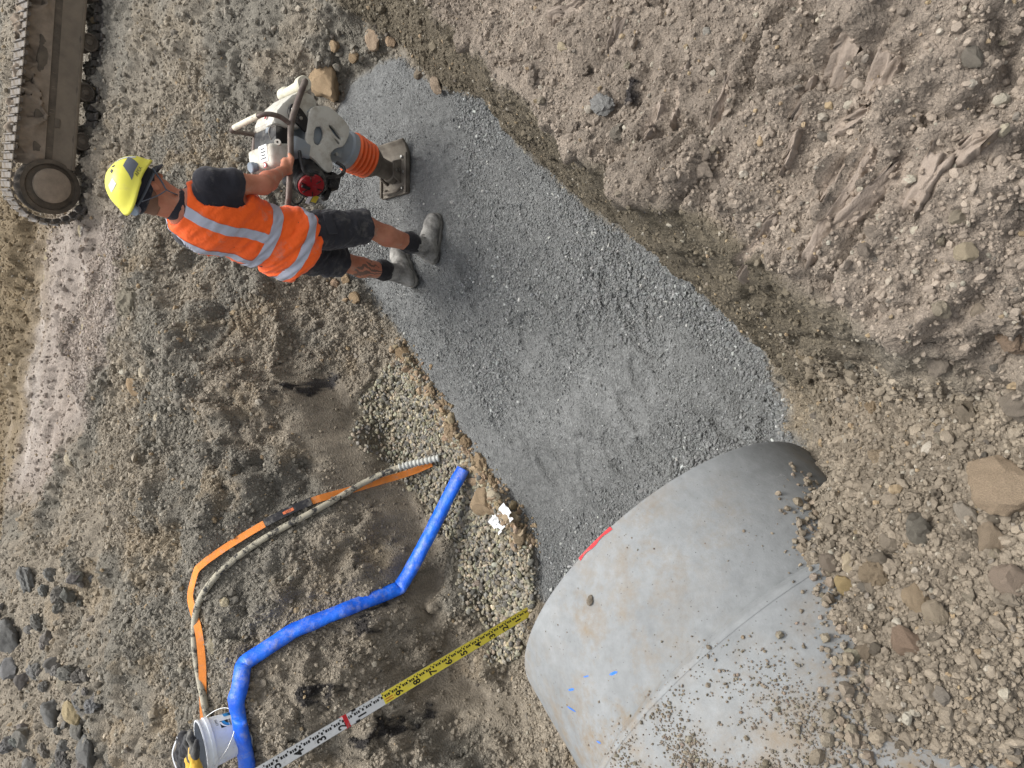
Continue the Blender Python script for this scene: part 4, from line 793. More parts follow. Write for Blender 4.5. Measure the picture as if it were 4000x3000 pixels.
# scale: block marks in an E pattern, one mesh per decimetre
for d in range(0, 20):
    bm = bmesh.new()
    for cm_ in range(10):
        y0 = d * .1 + cm_ * .01; E = cm_ % 10 in (0, 1, 2, 3, 4)
        side = 0 if (cm_ // 5 == 0) else 1
        for (x0, x1, a0, a1) in (((.002, .012, 0, .010),) if cm_ % 2 == 0 else ((.002 + .010 * (cm_ % 4 == 1), .012 + .006 * (cm_ % 4 == 1), .002, .008),)):
            q = bmesh.ops.create_cube(bm, size=1)['verts']
            for v in q: v.co = Vector(((x0 + x1) / 2 + v.co.x * (x1 - x0), y0 + (a0 + a1) / 2 + v.co.y * (a1 - a0) * .86, .0004 + v.co.z * .0004))
    bm.transform(SMx); from_bm('scale_marks', bm, INK, staff)
    if d > 0 and d != 10:
        text('numeral', str(d % 10), .056, SMx @ Matrix.Translation((-.010, d * .1 + .014, .0006)), INK, staff, .0002, sx=.75, bold=.0012)
bm = bmesh.new()
for x0 in (-.016, -.006):
    q = bmesh.ops.create_cube(bm, size=1)['verts']
    for v in q: v.co = Vector((x0 + v.co.x * .004, .972 + v.co.y * .04, .0006 + v.co.z * .0004))
bm.transform(SMx); from_bm('metre_mark', bm, ORI, staff)
text('metre_letter', 'm', .012, SMx @ Matrix.Translation((-.011, .943, .0006)), ORI, staff, .0002)
sbox('red_tape', -W / 2 - .001, W / 2 + .001, 1.182, 1.200, -.023, .0016, RED)
sbox('clip', W / 2 - .006, W / 2 + .003, 1.135, 1.155, -.023, .003, INK); sbox('clip', -W / 2 - .003, -W / 2 + .006, 1.135, 1.155, -.023, .003, INK)
sbox('foot_shoe', -W / 2 - .001, W / 2 + .001, -.004, .006, -.023, .001, paint('rusty_foot', srgb(190, 110, 50), .8, .2, .3, 30))

# ---------------------------------------------------------------- bucket with gloves and a dark garment
bx_, by_ = BUCKET_XY; bz = min(gz(bx_ + dx, by_ + dy) for dx in (-.07, 0, .07) for dy in (-.07, 0, .07)) + .012
bt_ = Vector((by_, -bx_, 0)).normalized(); BROT = Matrix.Rotation(R(-15), 4, bt_); bucket = empty('bucket', (bx_, by_, bz + .015), BROT.to_euler()); tag(bucket, 'white plastic bucket with a printed label on the bank', 'bucket')
BW = paint('white_plastic', srgb(214, 219, 224), .38, .03, .18, 18)
RB, RT_, HB = .104, .126, .235
prof = [(0, 0), (RB - .006, 0), (RB, .006), (RB + (RT_ - RB) * .78, HB * .78), (RT_ + .004, HB * .79), (RT_ + .005, HB * .86), (RT_ - .002, HB * .865), (RT_ - .001, HB * .965), (RT_ + .005, HB * .97), (RT_ + .005, HB), (RT_ - .004, HB), (RB - .008, .01), (0, .008)]
lathe('shell', prof, Matrix.Identity(4), BW, bucket, 64, 30)
def on_bucket(a, z_, lift=.0008): r_ = RB + (RT_ - RB) * z_ / HB + lift; return Vector((r_ * math.cos(a), r_ * math.sin(a), z_))
def bucket_print(name, pts, mat, lift=.0008, parent=None):
    """flat print wrapped on the wall; pts in metres along the wall (u) and height (v), seen from outside"""
    v = [on_bucket(LA + u / .115, h, lift) for u, h in pts]; return mesh(name, v, [list(range(len(v)))], mat, parent or bucket, False)
LA = math.atan2(-by_, -bx_) + .55          # label side faces the trench
BLC = paint('blue_print', srgb(28, 132, 200), .5, .05, .0); BKP = paint('black_print', srgb(20, 22, 26), .5, .05, .0); GYP = paint('grey_print', srgb(150, 154, 162), .5, .05, .0); WHP = paint('white_print', srgb(236, 238, 240), .5, .02, .0)
def rect(u0, u1, v0, v1, n=8): return [(u, v0) for u in np.linspace(u0, u1, n)] + [(u, v1) for u in np.linspace(u1, u0, n)]
bucket_print('logo_field', rect(-.018, .022, .090, .140), BKP)
arc = [(.020 - .036 * math.sin(t), .094 + .036 * math.cos(t)) for t in np.linspace(0, 1.57, 9)] + [(.020 - .022 * math.sin(t), .094 + .022 * math.cos(t)) for t in np.linspace(1.57, 0, 9)]
bucket_print('logo_arc', arc, BLC, .0014)
arc = [(.020 - .042 * math.sin(t), .094 + .048 * math.cos(t)) for t in np.linspace(.1, 1.47, 9)] + [(.020 - .038 * math.sin(t), .094 + .038 * math.cos(t)) for t in np.linspace(1.47, .1, 9)]
bucket_print('logo_arc', arc, WHP, .0017)
def wrap_text(name, body, size, u0, v0, mat, lift=.0016, rotq=0.0):
    o = text(name, body, size, Matrix.Rotation(rotq, 4, 'Z'), mat, bucket, 0)
    for vv in o.data.vertices: vv.co = on_bucket(LA + (u0 + vv.co.x) / .115, v0 + vv.co.y, lift)
    return o
wrap_text('label_name', 'cordes', .015, .002, .098, WHP, .0022); wrap_text('label_code', 'GM95', .017, .022, .154, BKP)
bucket_print('blue_panel', rect(.048, .085, .052, .11), BLC); bucket_print('grey_bar', rect(.088, .105, .05, .125), GYP); bucket_print('grey_bar', rect(.088, .13, .105, .112), GYP)
for i in range(4): bucket_print('text_line', rect(.050 + .008 * i, .054 + .008 * i, .058, .085 + .006 * (i % 3)), BKP, .0016)
hp = [(RT_ + .006) * np.array((math.cos(LA + t), math.sin(LA + t), 0)) + np.array((0, 0, HB * .86 - .13 * math.sin((t + 1.57) / 3.14 * math.pi))) * 1 + .03 * math.sin((t + 1.57) / 3.14 * math.pi) * np.array((math.cos(LA), math.sin(LA), 0)) for t in np.linspace(-1.57, 1.57, 25)]
tube('handle', hp, .0024, paint('wire', srgb(190, 192, 192), .35, .1, .1, metal=.8), bucket, 8)

# ---------------------------------------------------------------- excavator track on the far ground
MUD = paint('dried_mud', srgb(134, 121, 106), .9, .22, .0, bumps=.9, bscale=38); MUDW = paint('wet_mud', srgb(108, 97, 82), .7, .15, .4, 6, dirt_col=srgb(128, 116, 100), bumps=.5, bscale=25)
STEEL = paint('worn_steel', srgb(120, 120, 122), .5, .2, .8, 10, dirt_col=srgb(112, 102, 88), metal=.6); DARK = paint('greasy_steel', srgb(66, 59, 51), .8, .25, .7, 8, dirt_col=srgb(104, 94, 81), bumps=.8, bscale=30)
TKX, TKY, TKW = 1.62, 6.66, .25                       # idler axle, near side of the track
TD = np.array((math.cos(R(-11.5)), math.sin(R(-11.5)), 0)); TB = np.array((-TD[1], TD[0], 0))   # along, across (away)
TZ = .66; TR_ = .285; TLEN = 2.9
trk = empty('excavator_track', (TKX, TKY, TZ)); trk.rotation_euler = (0, 0, R(-11.5)); tag(trk, 'mud caked crawler track of an excavator beyond the trench', 'excavator track')
# local: x along, y across (0 near .. TKW far), z up
def loop(t):
    """point and tangent angle on the stadium shaped loop; idler axle at x=0"""
    per = [TLEN, math.pi * TR_, TLEN, math.pi * TR_]; t = t % sum(per)
    if t < per[0]: return (t, 0, 0.)                                    # bottom run to the right
    t -= per[0]
    if t < per[1]: a = -math.pi / 2 + t / TR_; return (TLEN + TR_ * math.cos(a), TR_ + TR_ * math.sin(a), t / TR_)
    t -= per[1]
    if t < per[2]: sag = -.045 * math.sin(math.pi * t / per[2]) ; return (TLEN - t, 2 * TR_ + sag, math.pi)
    t -= per[2]; a = math.pi / 2 + t / TR_; return (TR_ * math.cos(a), TR_ + TR_ * math.sin(a), math.pi + t / TR_)
pit = .072; per = 2 * TLEN + 2 * math.pi * TR_; nsh = int(per / pit)
bm = bmesh.new()
for (cx, cz, sx, sz, y0, y1) in ((0, -.008, .064, .012, 0, TKW), (-.022, -.020, .012, .022, .01, TKW - .01), (.0, .010, .05, .030, TKW * .38, TKW * .62), (.0, .0, .03, .026, -.006, .012)):
    q = bmesh.ops.create_cube(bm, size=1)['verts']
    for v in q: v.co = Vector((cx + v.co.x * sx, (y0 + y1) / 2 + v.co.y * (y1 - y0), cz + v.co.z * sz))
bmesh.ops.bevel(bm, geom=bm.edges[:], offset=.003, segments=1, affect='EDGES')
sh0 = from_bm('track_shoe', bm, STEEL, trk); shm = sh0.data; bpy.data.objects.remove(sh0)
for i in range(nsh):
    x, zc, an = loop(i * per / nsh); s_ = bpy.data.objects.new('track_shoe', shm); COL.objects.link(s_); s_.parent = trk
    s_.location = (x, 0, zc); s_.rotation_euler = (random.uniform(-.01, .01), -an, 0)
# idler, rollers, frame
def disc(name, cx, cz, r_, y0, y1, mat, n=40):
    pr = [(0, y1), (r_ * .30, y1), (r_ * .34, y1 - .015), (r_ * .80, y1 - .02), (r_ * .86, y1), (r_, y1 - .006), (r_, y0), (0, y0)]
    return lathe(name, pr, Matrix.Translation((cx, 0, cz)) @ Matrix.Rotation(math.pi / 2, 4, 'X') @ Matrix.Translation((0, 0, -.0)), mat, trk, n, 30)
disc('idler_wheel', 0, TR_, TR_ - .065, -.22, -.04, DARK)
lathe('idler_hub', [(0, .02), (.10, .02), (.135, .008), (.14, -.02), (.12, -.04), (0, -.04)], Matrix.Translation((.01, .005, TR_ + .0)) @ Matrix.Rotation(math.pi / 2, 4, 'X'), MUD, trk, 40, 40)
for i in range(7): disc('track_roller', .42 + i * .40, .085, .072, -.2, -.02, DARK, 24)
for i in range(2): disc('carrier_roller', .8 + i * 1.1, 2 * TR_ - .075, .05, -TKW * .7, -.08, DARK, 20)
# side frame: sloping lower skirt and boxed upper beam
TKF = .34
fr = [(.14, .115), (.14, .30), (.24, .42), (TLEN - .25, .42), (TLEN - .15, .3), (TLEN - .15, .115)]
extrude('side_frame', [(x, z) for x, z in fr], .30, Matrix.Translation((0, .38, 0)) @ Matrix.Rotation(math.pi / 2, 4, 'X'), DARK, trk, .008)
bm = bmesh.new()
vs = [bm.verts.new(v) for v in ((.17, .11, .36), (TLEN, .11, .36), (TLEN, .03, .14), (.17, .03, .14), (.17, .135, .36), (TLEN, .135, .36), (TLEN, .06, .14), (.17, .06, .14))]
for f in ((0, 1, 2, 3), (4, 7, 6, 5), (0, 3, 7, 4), (1, 5, 6, 2), (0, 4, 5, 1), (3, 2, 6, 7)): bm.faces.new([vs[i] for i in f])
bmesh.ops.bevel(bm, geom=bm.edges[:], offset=.006, segments=2, affect='EDGES'); from_bm('skirt_plate', bm, MUDW, trk, True, 40)
box('skirt_rib', (TLEN / 2 + .08, .035, .137), (TLEN - .17, .03, .025), MUDW, trk, .004)
box('slot_plate', (.52, .075, .262), (.07, .02, .04), DARK, trk, .003, Matrix.Rotation(-.35, 4, 'X'))
# caked mud on the frame
gx, gy = np.meshgrid(np.linspace(.15, TLEN - .1, 150), np.linspace(0, 1, 26), indexing='ij')
V = np.stack([gx, .07 + .20 * gy, .335 + .17 * np.sin(gy * 2.3) ** .7 + 0 * gx], -1); edge = smooth(0, .12, gy) * smooth(1, .9, gy) * smooth(0, .03, (gx - .15) / TLEN)
Q = V.copy(); Q[..., 2] += edge * (.03 + .08 * fbm(V * 7, 4, 500) + .025 * fbm(V * 25, 3, 502)); Q[..., 1] -= edge * (.05 * fbm(V * 6 + 4, 4, 501) + .015 * fbm(V * 30, 3, 505)) + .02 * edge
ii = np.arange(150 * 26).reshape(150, 26); qf = np.stack([ii[:-1, :-1], ii[1:, :-1], ii[1:, 1:], ii[:-1, 1:]], -1).reshape(-1, 4)
mud = mesh('mud_cake', Q.reshape(-1, 3), qf, MUD, trk)
q0 = bmesh.new()
for i in range(26):
    x = random.uniform(.3, TLEN - .2); l = random.uniform(.02, .07); b0 = Vector((x, .105, .35)); b1 = b0 + Vector((random.uniform(-.01, .01), -.05 * l / .08, -l))
    w_ = random.uniform(.003, .007); vs = [q0.verts.new(v) for v in (b0 + Vector((-w_, 0, .01)), b0 + Vector((w_, 0, .01)), b0 + Vector((0, -w_ * 1.6, .006)), b1)]
    for f in ((0, 1, 3), (1, 2, 3), (2, 0, 3), (0, 2, 1)): q0.faces.new([vs[k] for k in f])
from_bm('mud_drips', q0, MUD, mud)

# ---------------------------------------------------------------- trench rammer
RO = Vector((1.36, 3.485, gz(1.36, 3.485) + .004))
ram = empty('trench_rammer', RO); tag(ram, 'white petrol rammer with orange bellows held by the worker', 'rammer')
RWH = paint('grimy_white', srgb(196, 194, 184), .5, .06, .3, 12, dirt_col=srgb(140, 128, 108)); RCA = paint('cast_grey', srgb(138, 146, 152), .55, .1, .3, 14); RBK = paint('black_plastic', srgb(26, 26, 28), .5, .15, .25, 14)
RTU = paint('worn_tube', srgb(92, 80, 74), .5, .2, .4, 18, dirt_col=srgb(130, 122, 112), metal=.3); RRD = paint('red_starter', srgb(150, 26, 34), .45, .12, .25, 16); RBE = paint('orange_bellows', srgb(224, 96, 38), .55, .1, .22, 16, dirt_col=srgb(160, 120, 95)); RST = paint('dusty_steel', srgb(86, 79, 70), .75, .2, .45, 12, dirt_col=srgb(122, 116, 105), bumps=.3); CREAM = paint('cream_roller', srgb(206, 202, 182), .5, .05, .25, 16)
BOLT = paint('bolt', srgb(170, 170, 166), .4, .1, .2, metal=.8)
AXD = Vector((.155, 0, .988)).normalized(); AX0 = Vector((-.02, 0, .04))
def axis_m(d): return basis(AX0 + AXD * d, (1, 0, 0), AXD)
XZ = lambda y: Matrix.Translation((0, y, 0)) @ Matrix.Rotation(math.pi / 2, 4, 'X')       # polygon (x, z), extruded towards -y
# foot plate with upturned nose
pf = [(-.165, .0), (.095, .0), (.150, .034), (.172, .058), (.160, .070), (.140, .050), (.088, .024), (-.165, .024)]
plate = extrude('foot_plate', pf, .255, XZ(.1275), RST, ram, .004)
for y in (-.118, .118): box('plate_rim', (-.035, y, .030), (.25, .016, .016), RST, plate, .004)
for x, y in ((-.13, -.08), (-.13, .08), (.07, -.08), (.07, .08), (-.03, -.1)): lathe('plate_bolt', [(0, .014), (.009, .014), (.011, .008), (.011, 0)], Matrix.Translation((x, y, .023)), BOLT, plate, 6, 20)
for s_ in (-1, 1):
    extrude('bracket', [(-.095, .02), (.06, .02), (.035, .085), (-.06, .085)], .014, XZ(.062 * s_ + .007), RST, ram, .003)
    lathe('bracket_bolt', [(0, .02), (.012, .02), (.014, .012), (.014, -.004)], Matrix.Translation((-.015, .07 * s_, .052)) @ Matrix.Rotation(math.pi / 2 * s_, 4, 'X'), BOLT, ram, 6, 20)
tube('scraper', [(-.12, -.07, .03), (-.145, -.06, .05), (-.15, 0, .058), (-.145, .06, .05), (-.12, .07, .03)], .011, RST, ram, 10, 6)
# spring leg, bellows
lathe('leg', [(.062, -.015), (.068, -.01), (.066, .02), (.058, .03), (.06, .11), (.078, .14), (.088, .155), (.086, .185), (.0, .185)], axis_m(0), RST, ram, 36, 30)
bel = []; z_ = .185
for i in range(5):
    for t in np.linspace(0, 1, 9): bel.append((.088 + .022 * math.sin(t * math.pi) + .012 * (i / 4), z_ + t * .031))
    z_ += .031
bel = [(.088, .176)] + bel + [(.098, z_ + .012)]
bellows = lathe('bellows', bel, axis_m(0), RBE, ram, 48, 70)
lathe('bellows_clamp', [(.096, .178), (.099, .178), (.099, .19), (.096, .19)], axis_m(0), RST, ram, 40, 30); lathe('bellows_clamp', [(.105, z_ - .001), (.109, z_ - .001), (.109, z_ + .012), (.105, z_ + .012)], axis_m(0), RST, ram, 40, 30)
# crankcase
lathe('crankcase_neck', [(.10, .335), (.112, .34), (.112, .375), (.10, .385), (.095, .45), (0, .45)], axis_m(0), RCA, ram, 36, 30)
box('crankcase', (.055, 0, .60), (.19, .19, .26), RCA, ram, .02, Matrix.Rotation(R(9), 4, 'Y'), 3)
box('gear_housing', (-.07, -.03, .775), (.10, .20, .13), RCA, ram, .025, Matrix.Rotation(R(9), 4, 'Y'), 3)
lathe('bolt_head', [(0, .012), (.011, .012), (.012, .004), (.012, 0)], Matrix.Translation((-.055, -.118, .555)) @ Matrix.Rotation(math.pi / 2, 4, 'X'), BOLT, ram, 6, 20)
def plate_holes(name, outer, holes, th, M, mat, parent, bev=.0):
    bm = bmesh.new(); es = []
    for lp in [outer] + holes:
        vs = [bm.verts.new((x, y, 0)) for x, y in lp]; es += [bm.edges.new((vs[i], vs[(i + 1) % len(vs)])) for i in range(len(vs))]
    bmesh.ops.triangle_fill(bm, use_beauty=True, use_dissolve=False, edges=es)
    g = bmesh.ops.extrude_face_region(bm, geom=bm.faces[:]); bmesh.ops.translate(bm, verts=[e for e in g['geom'] if isinstance(e, bmesh.types.BMVert)], vec=(0, 0, th)); bmesh.ops.recalc_face_normals(bm, faces=bm.faces)
    sh = [e for e in bm.edges if len(e.link_faces) == 2 and e.calc_face_angle() > .6]
    if bev: bmesh.ops.bevel(bm, geom=sh, offset=bev, segments=2, affect='EDGES', profile=.5)
    bm.transform(M); return from_bm(name, bm, mat, parent, True, 40)
def rnd(poly, n=2):
    """corner cutting"""
    for _ in range(n):
        q = []
        for i in range(len(poly)):
            a, b = np.array(poly[i]), np.array(poly[(i + 1) % len(poly)]); q += [tuple(.78 * a + .22 * b), tuple(.22 * a + .78 * b)]
        poly = q
    return poly
OUT = rnd([(-.10, .765), (.14, .735), (.178, .70), (.205, .60), (.14, .475), (.09, .462), (.0, .505), (-.02, .56), (-.07, .605), (-.13, .575), (-.175, .60), (-.165, .645), (-.12, .70)])
HL = [rnd([(.06, .70), (.078, .652), (.03, .638), (-.04, .672), (-.03, .712)], 1), rnd([(.095, .615), (.10, .585), (.045, .52), (.03, .53), (.05, .572)], 1), rnd([(.03, .578), (.0, .54), (.012, .53), (.028, .55)], 1)]
for s_ in (-1, 1): plate_holes('side_cover', OUT, [[(x, z) for x, z in h] for h in HL], .022, XZ(.118 * s_ + .011), RWH, ram, .005)
extrude('front_cover', [(.14, .735), (.178, .70), (.205, .60), (.14, .475), (.115, .48), (.175, .60), (.15, .69), (.13, .715)], .21, XZ(.105), RCA, ram, .004)
# air cleaner housing with black cover
ac = extrude('air_cleaner', rnd([(-.0, .905), (.03, .945), (.12, .905), (.235, .80), (.255, .72), (.225, .655), (.12, .69), (.06, .72)], 1), .20, XZ(.10), RWH, ram, .016)
kid = rnd([(.11, .86), (.155, .84), (.15, .79), (.10, .735), (.03, .72), (.015, .75), (.05, .80), (.07, .85)])
bc = extrude('black_cover', kid, .02, XZ(-.10), RBK, ram, .006)
for x, z in ((.118, .835), (.085, .785)): lathe('cover_bolt', [(0, .006), (.009, .006), (.01, .002), (.01, 0)], Matrix.Translation((x, -.12, z)) @ Matrix.Rotation(math.pi / 2, 4, 'X'), BOLT, bc, 12, 30)
box('label', (.075, -.02, .934), (.03, .018, .001), RRD, ac, 0, Matrix.Rotation(R(24), 4, 'Y'))
box('latch', (.0, -.03, .925), (.03, .03, .02), RCA, ac, .004); box('vent_lip', (.045, -.06, .925), (.06, .06, .012), RWH, ac, .004, Matrix.Rotation(R(20), 4, 'Y'))
box('throttle_box', (-.03, .01, .875), (.10, .22, .10), RBK, ram, .012)
tube('throttle_cable', [(-.06, -.05, .92), (-.02, -.09, .96), (.02, -.10, .93), (.01, -.11, .87)], .0028, BOLT, ram, 8, 8)
# fuel tank
tank = box('fuel_tank', (-.145, -.01, .905), (.135, .25, .125), RWH, ram, .022, Matrix.Rotation(R(-8), 4, 'Y'), 4, taper=(.86, .92))
lathe('filler_cap', [(0, .03), (.024, .03), (.028, .026), (.028, .004), (.022, 0), (.022, -.012)], Matrix.Translation((-.195, .03, .970)) @ Matrix.Rotation(R(-20), 4, 'Y'), paint('grey_cap', srgb(120, 132, 144), .5, .08, .2), tank, 20, 30)
stk = box('warning_sticker', (-.140, -.055, .9705), (.085, .075, .0012), WHP, tank, 0, Matrix.Rotation(R(-8), 4, 'Y'))
for i in range(4): box('sticker_line', (-.165 + .016 * i, -.055, .9722 + .0022 * (i - 1.6)), (.006, .05 - .012 * (i % 2), .0008), BKP, tank, 0, Matrix.Rotation(R(-8), 4, 'Y'))
lathe('red_sign', [(0, .001), (.016, .001), (.016, 0)], Matrix.Translation((-.20, -.06, .963)) @ Matrix.Rotation(R(-8), 4, 'Y'), RRD, tank, 8, 20); lathe('sign_dot', [(0, .001), (.009, .001), (.009, 0)], Matrix.Translation((-.20, -.06, .9645)) @ Matrix.Rotation(R(-8), 4, 'Y'), WHP, tank, 8, 20)
lathe('tank_lug', [(.006, .012), (.017, .012), (.018, 0), (.018, -.02)], Matrix.Translation((-.085, -.12, .925)) @ Matrix.Rotation(R(50), 4, 'X'), RWH, tank, 20, 30)
# engine with red recoil starter
eng = box('engine_block', (-.19, -.02, .685), (.15, .19, .20), RBK, ram, .03, Matrix.Rotation(R(9), 4, 'Y'), 3)
EM = basis((-.255, -.105, .712), (0, 0, 1), (-.72, -.66, .22))
lathe('fan_housing', [(0, .012), (.078, .012), (.088, .002), (.088, -.06), (0, -.06)], EM, RBK, eng, 32, 30)
stt = lathe('recoil_starter', [(0, .028), (.03, .028), (.066, .022), (.072, .012), (.072, .008)], EM, RRD, eng, 32, 40)
for i in range(6):
    a = i * math.pi / 3; box('starter_slot', (0, 0, 0), (.03, .005, .004), RBK, stt, 0).data.transform(EM @ Matrix.Rotation(a, 4, 'Z') @ Matrix.Translation((.045, 0, .027)))
box('starter_grip', (0, 0, 0), (.05, .016, .014), RBK, stt, .004).data.transform(EM @ Matrix.Translation((.03, .012, .034)))
fl_ = box('fuel_label', (0, 0, 0), (.03, .045, .001), paint('yellow_label', srgb(206, 190, 60), .5, .05, .15), eng, 0); fl_.data.transform(EM @ Matrix.Translation((-.055, .07, .015)))
fl2 = box('white_label', (0, 0, 0), (.02, .07, .001), WHP, eng, 0); fl2.data.transform(EM @ Matrix.Translation((-.025, .078, .016)))
tube('engine_guard', [(-.10, -.13, .80), (-.17, -.15, .80), (-.22, -.16, .77), (-.20, -.14, .62), (-.17, -.13, .53), (-.12, -.12, .50), (-.09, -.10, .54)], .010, RBK, ram, 10, 8)
box('muffler_cover', (-.20, -.04, .55), (.09, .14, .07), RBK, ram, .012, Matrix.Rotation(R(15), 4, 'Y')); box('oil_knob', (-.275, -.05, .575), (.07, .05, .035), RBK, ram, .01, Matrix.Rotation(R(25), 4, 'Y'))
tube('fuel_line', [(-.24, -.06, .78), (-.30, -.03, .80), (-.345, 0, .76), (-.34, .03, .70), (-.28, .02, .66)], .006, RBK, ram, 8, 8)
# tubular handle, front roller, top guard
HPATH = [(.262, -.17, .792), (.245, -.2, .815), (.12, -.202, .862), (.0, -.2, .896), (-.145, -.2, .900), (-.35, -.2, .908), (-.405, -.185, .905), (-.43, -.14, .90), (-.43, .14, .89), (-.405, .185, .885), (-.35, .2, .88), (.0, .2, .87), (.12, .2, .82), (.29, .2, .71), (.30, .17, .71)]
handle = tube('handle', HPATH, .0165, RTU, ram, 14, 7)
RM0, RM1 = Vector((.262, -.165, .792)), Vector((.305, .165, .712)); RLn = (RM1 - RM0).length
lathe('front_roller', [(0, 0), (.036, 0), (.04, .006), (.04, .05), (.028, .07), (.028, RLn - .07), (.04, RLn - .05), (.04, RLn - .006), (.036, RLn), (0, RLn)], basis(RM0, (0, 0, 1), RM1 - RM0), CREAM, ram, 28, 30)
GP = [(.0, -.2, .90), (.022, -.2, .96), (.022, -.19, 1.02), (.012, -.15, 1.055), (.006, -.05, 1.062), (.004, .08, 1.058), (.01, .15, 1.035), (.03, .19, .97), (.045, .2, .85)]
tube('top_guard', GP, .013, RTU, ram, 12, 7); tube('guard_sleeve', GP[3:6], .0155, CREAM, ram, 12, 6)

# ---------------------------------------------------------------- smooth solids: distance fields meshed with surface nets
class Field:
    def __init__(s, lo, hi, h):
        s.lo = np.array(lo, float); s.h = h; s.n = np.ceil((np.array(hi) - s.lo) / h).astype(int) + 1
        s.D = np.full(s.n, .2, np.float32)
    def sub(s, lo, hi):
        a = np.clip(np.floor((np.array(lo) - s.lo) / s.h).astype(int), 0, s.n); b = np.clip(np.ceil((np.array(hi) - s.lo) / s.h).astype(int) + 1, 0, s.n)
        sl = tuple(slice(x, y) for x, y in zip(a, b)); g = np.meshgrid(*[s.lo[i] + s.h * np.arange(a[i], b[i]) for i in range(3)], indexing='ij', sparse=True)
        return sl, g
    def add(s, fn, lo, hi, k=.02):
        m_ = k + .03; sl, g = s.sub(np.array(lo) - m_, np.array(hi) + m_); a = s.D[sl]
        if a.size == 0: return
        b = fn(*g).astype(np.float32); h = np.clip(.5 + .5 * (b - a) / k, 0, 1); s.D[sl] = b * (1 - h) + a * h - k * h * (1 - h)
        s.D[sl] = np.where(h >= 1, a, np.where(h <= 0, b, s.D[sl]))
    def cone(s, p, q, r1, r2, k=.02):
        p, q = np.array(p, float), np.array(q, float); d = q - p; L = d @ d + 1e-12; r = max(r1, r2)
        def fn(x, y, z):
            t = np.clip(((x - p[0]) * d[0] + (y - p[1]) * d[1] + (z - p[2]) * d[2]) / L, 0, 1)
            return np.sqrt((x - p[0] - t * d[0]) ** 2 + (y - p[1] - t * d[1]) ** 2 + (z - p[2] - t * d[2]) ** 2) - (r1 + (r2 - r1) * t)
        s.add(fn, np.minimum(p, q) - r, np.maximum(p, q) + r, k)
    def chain(s, pts, rad, k=.02):
        for i in range(len(pts) - 1): s.cone(pts[i], pts[i + 1], rad[i], rad[i + 1], k)
    def ell(s, c, r, Rm=None, k=.02):
        c = np.array(c, float); r = np.array(r, float); Rm = np.eye(3) if Rm is None else np.array(Rm); mr = r.max()
        def fn(x, y, z):
            X = [(x - c[0]) * Rm[0][i] + (y - c[1]) * Rm[1][i] + (z - c[2]) * Rm[2][i] for i in range(3)]
            k0 = np.sqrt(sum((X[i] / r[i]) ** 2 for i in range(3))); k1 = np.sqrt(sum((X[i] / r[i] ** 2) ** 2 for i in range(3))) + 1e-9
            return k0 * (k0 - 1) / k1
        s.add(fn, c - mr, c + mr, k)
    def cut(s, fn):
        g = np.meshgrid(*[s.lo[i] + s.h * np.arange(s.n[i]) for i in range(3)], indexing='ij', sparse=True); s.D = np.maximum(s.D, fn(*g)).astype(np.float32)
    def plane(s, p, n): p = np.array(p, float); n = np.array(n, float); n /= np.linalg.norm(n); s.cut(lambda x, y, z: (x - p[0]) * n[0] + (y - p[1]) * n[1] + (z - p[2]) * n[2])
    def mesh(s):
        D = s.D; S_ = D < 0; nx, ny, nz = D.shape
        cell = np.zeros((nx - 1, ny - 1, nz - 1), np.int16)
        for i in (0, 1):
            for j in (0, 1):
                for k in (0, 1): cell += S_[i:nx - 1 + i, j:ny - 1 + j, k:nz - 1 + k]
        act = (cell > 0) & (cell < 8); idx = np.full(act.shape, -1, np.int64); ijk = np.argwhere(act); idx[act] = np.arange(len(ijk))
        acc = np.zeros((len(ijk), 3)); cnt = np.zeros(len(ijk))
        C = [(i, j, k) for i in (0, 1) for j in (0, 1) for k in (0, 1)]
        for a in C:
            for b in C:
                if sum(b) == sum(a) + 1 and sum(abs(x - y) for x, y in zip(a, b)) == 1:
                    da = D[ijk[:, 0] + a[0], ijk[:, 1] + a[1], ijk[:, 2] + a[2]]; db = D[ijk[:, 0] + b[0], ijk[:, 1] + b[1], ijk[:, 2] + b[2]]
                    m_ = (da < 0) != (db < 0); t = np.where(m_, da / np.where(m_, da - db, 1), 0); pa = np.array(a); pb = np.array(b)
                    acc += np.where(m_[:, None], pa + t[:, None] * (pb - pa), 0); cnt += m_
        V = s.lo + s.h * (ijk + acc / cnt[:, None]); F = []
        for ax in range(3):
            A, B = [i for i in range(3) if i != ax]
            sh = [slice(None)] * 3; s0 = sh.copy(); s1 = sh.copy(); s0[ax] = slice(0, -1); s1[ax] = slice(1, None)
            for q in (A, B): s0[q] = slice(1, -1); s1[q] = slice(1, -1)
            x = S_[tuple(s0)]; y = S_[tuple(s1)]; e = np.argwhere(x != y)
            if not len(e): continue
            flip = x[tuple(e.T)]; e = e + np.array([0 if i == ax else 1 for i in range(3)])
            def cidx(da, db):
                c = e.copy(); c[:, A] -= da; c[:, B] -= db; return idx[c[:, 0], c[:, 1], c[:, 2]]
            q = np.stack([cidx(1, 1), cidx(0, 1), cidx(0, 0), cidx(1, 0)], 1)
            if ax == 1: flip = ~flip
            q = np.where(flip[:, None], q, q[:, ::-1]); F.append(q)
        return V, np.concatenate(F)
def vnormals(V, F):
    n = np.cross(V[F[:, 2]] - V[F[:, 0]], V[F[:, 3]] - V[F[:, 1]]); N_ = np.zeros_like(V)
    for i in range(4): np.add.at(N_, F[:, i], n)
    return N_ / (np.linalg.norm(N_, axis=1)[:, None] + 1e-12)
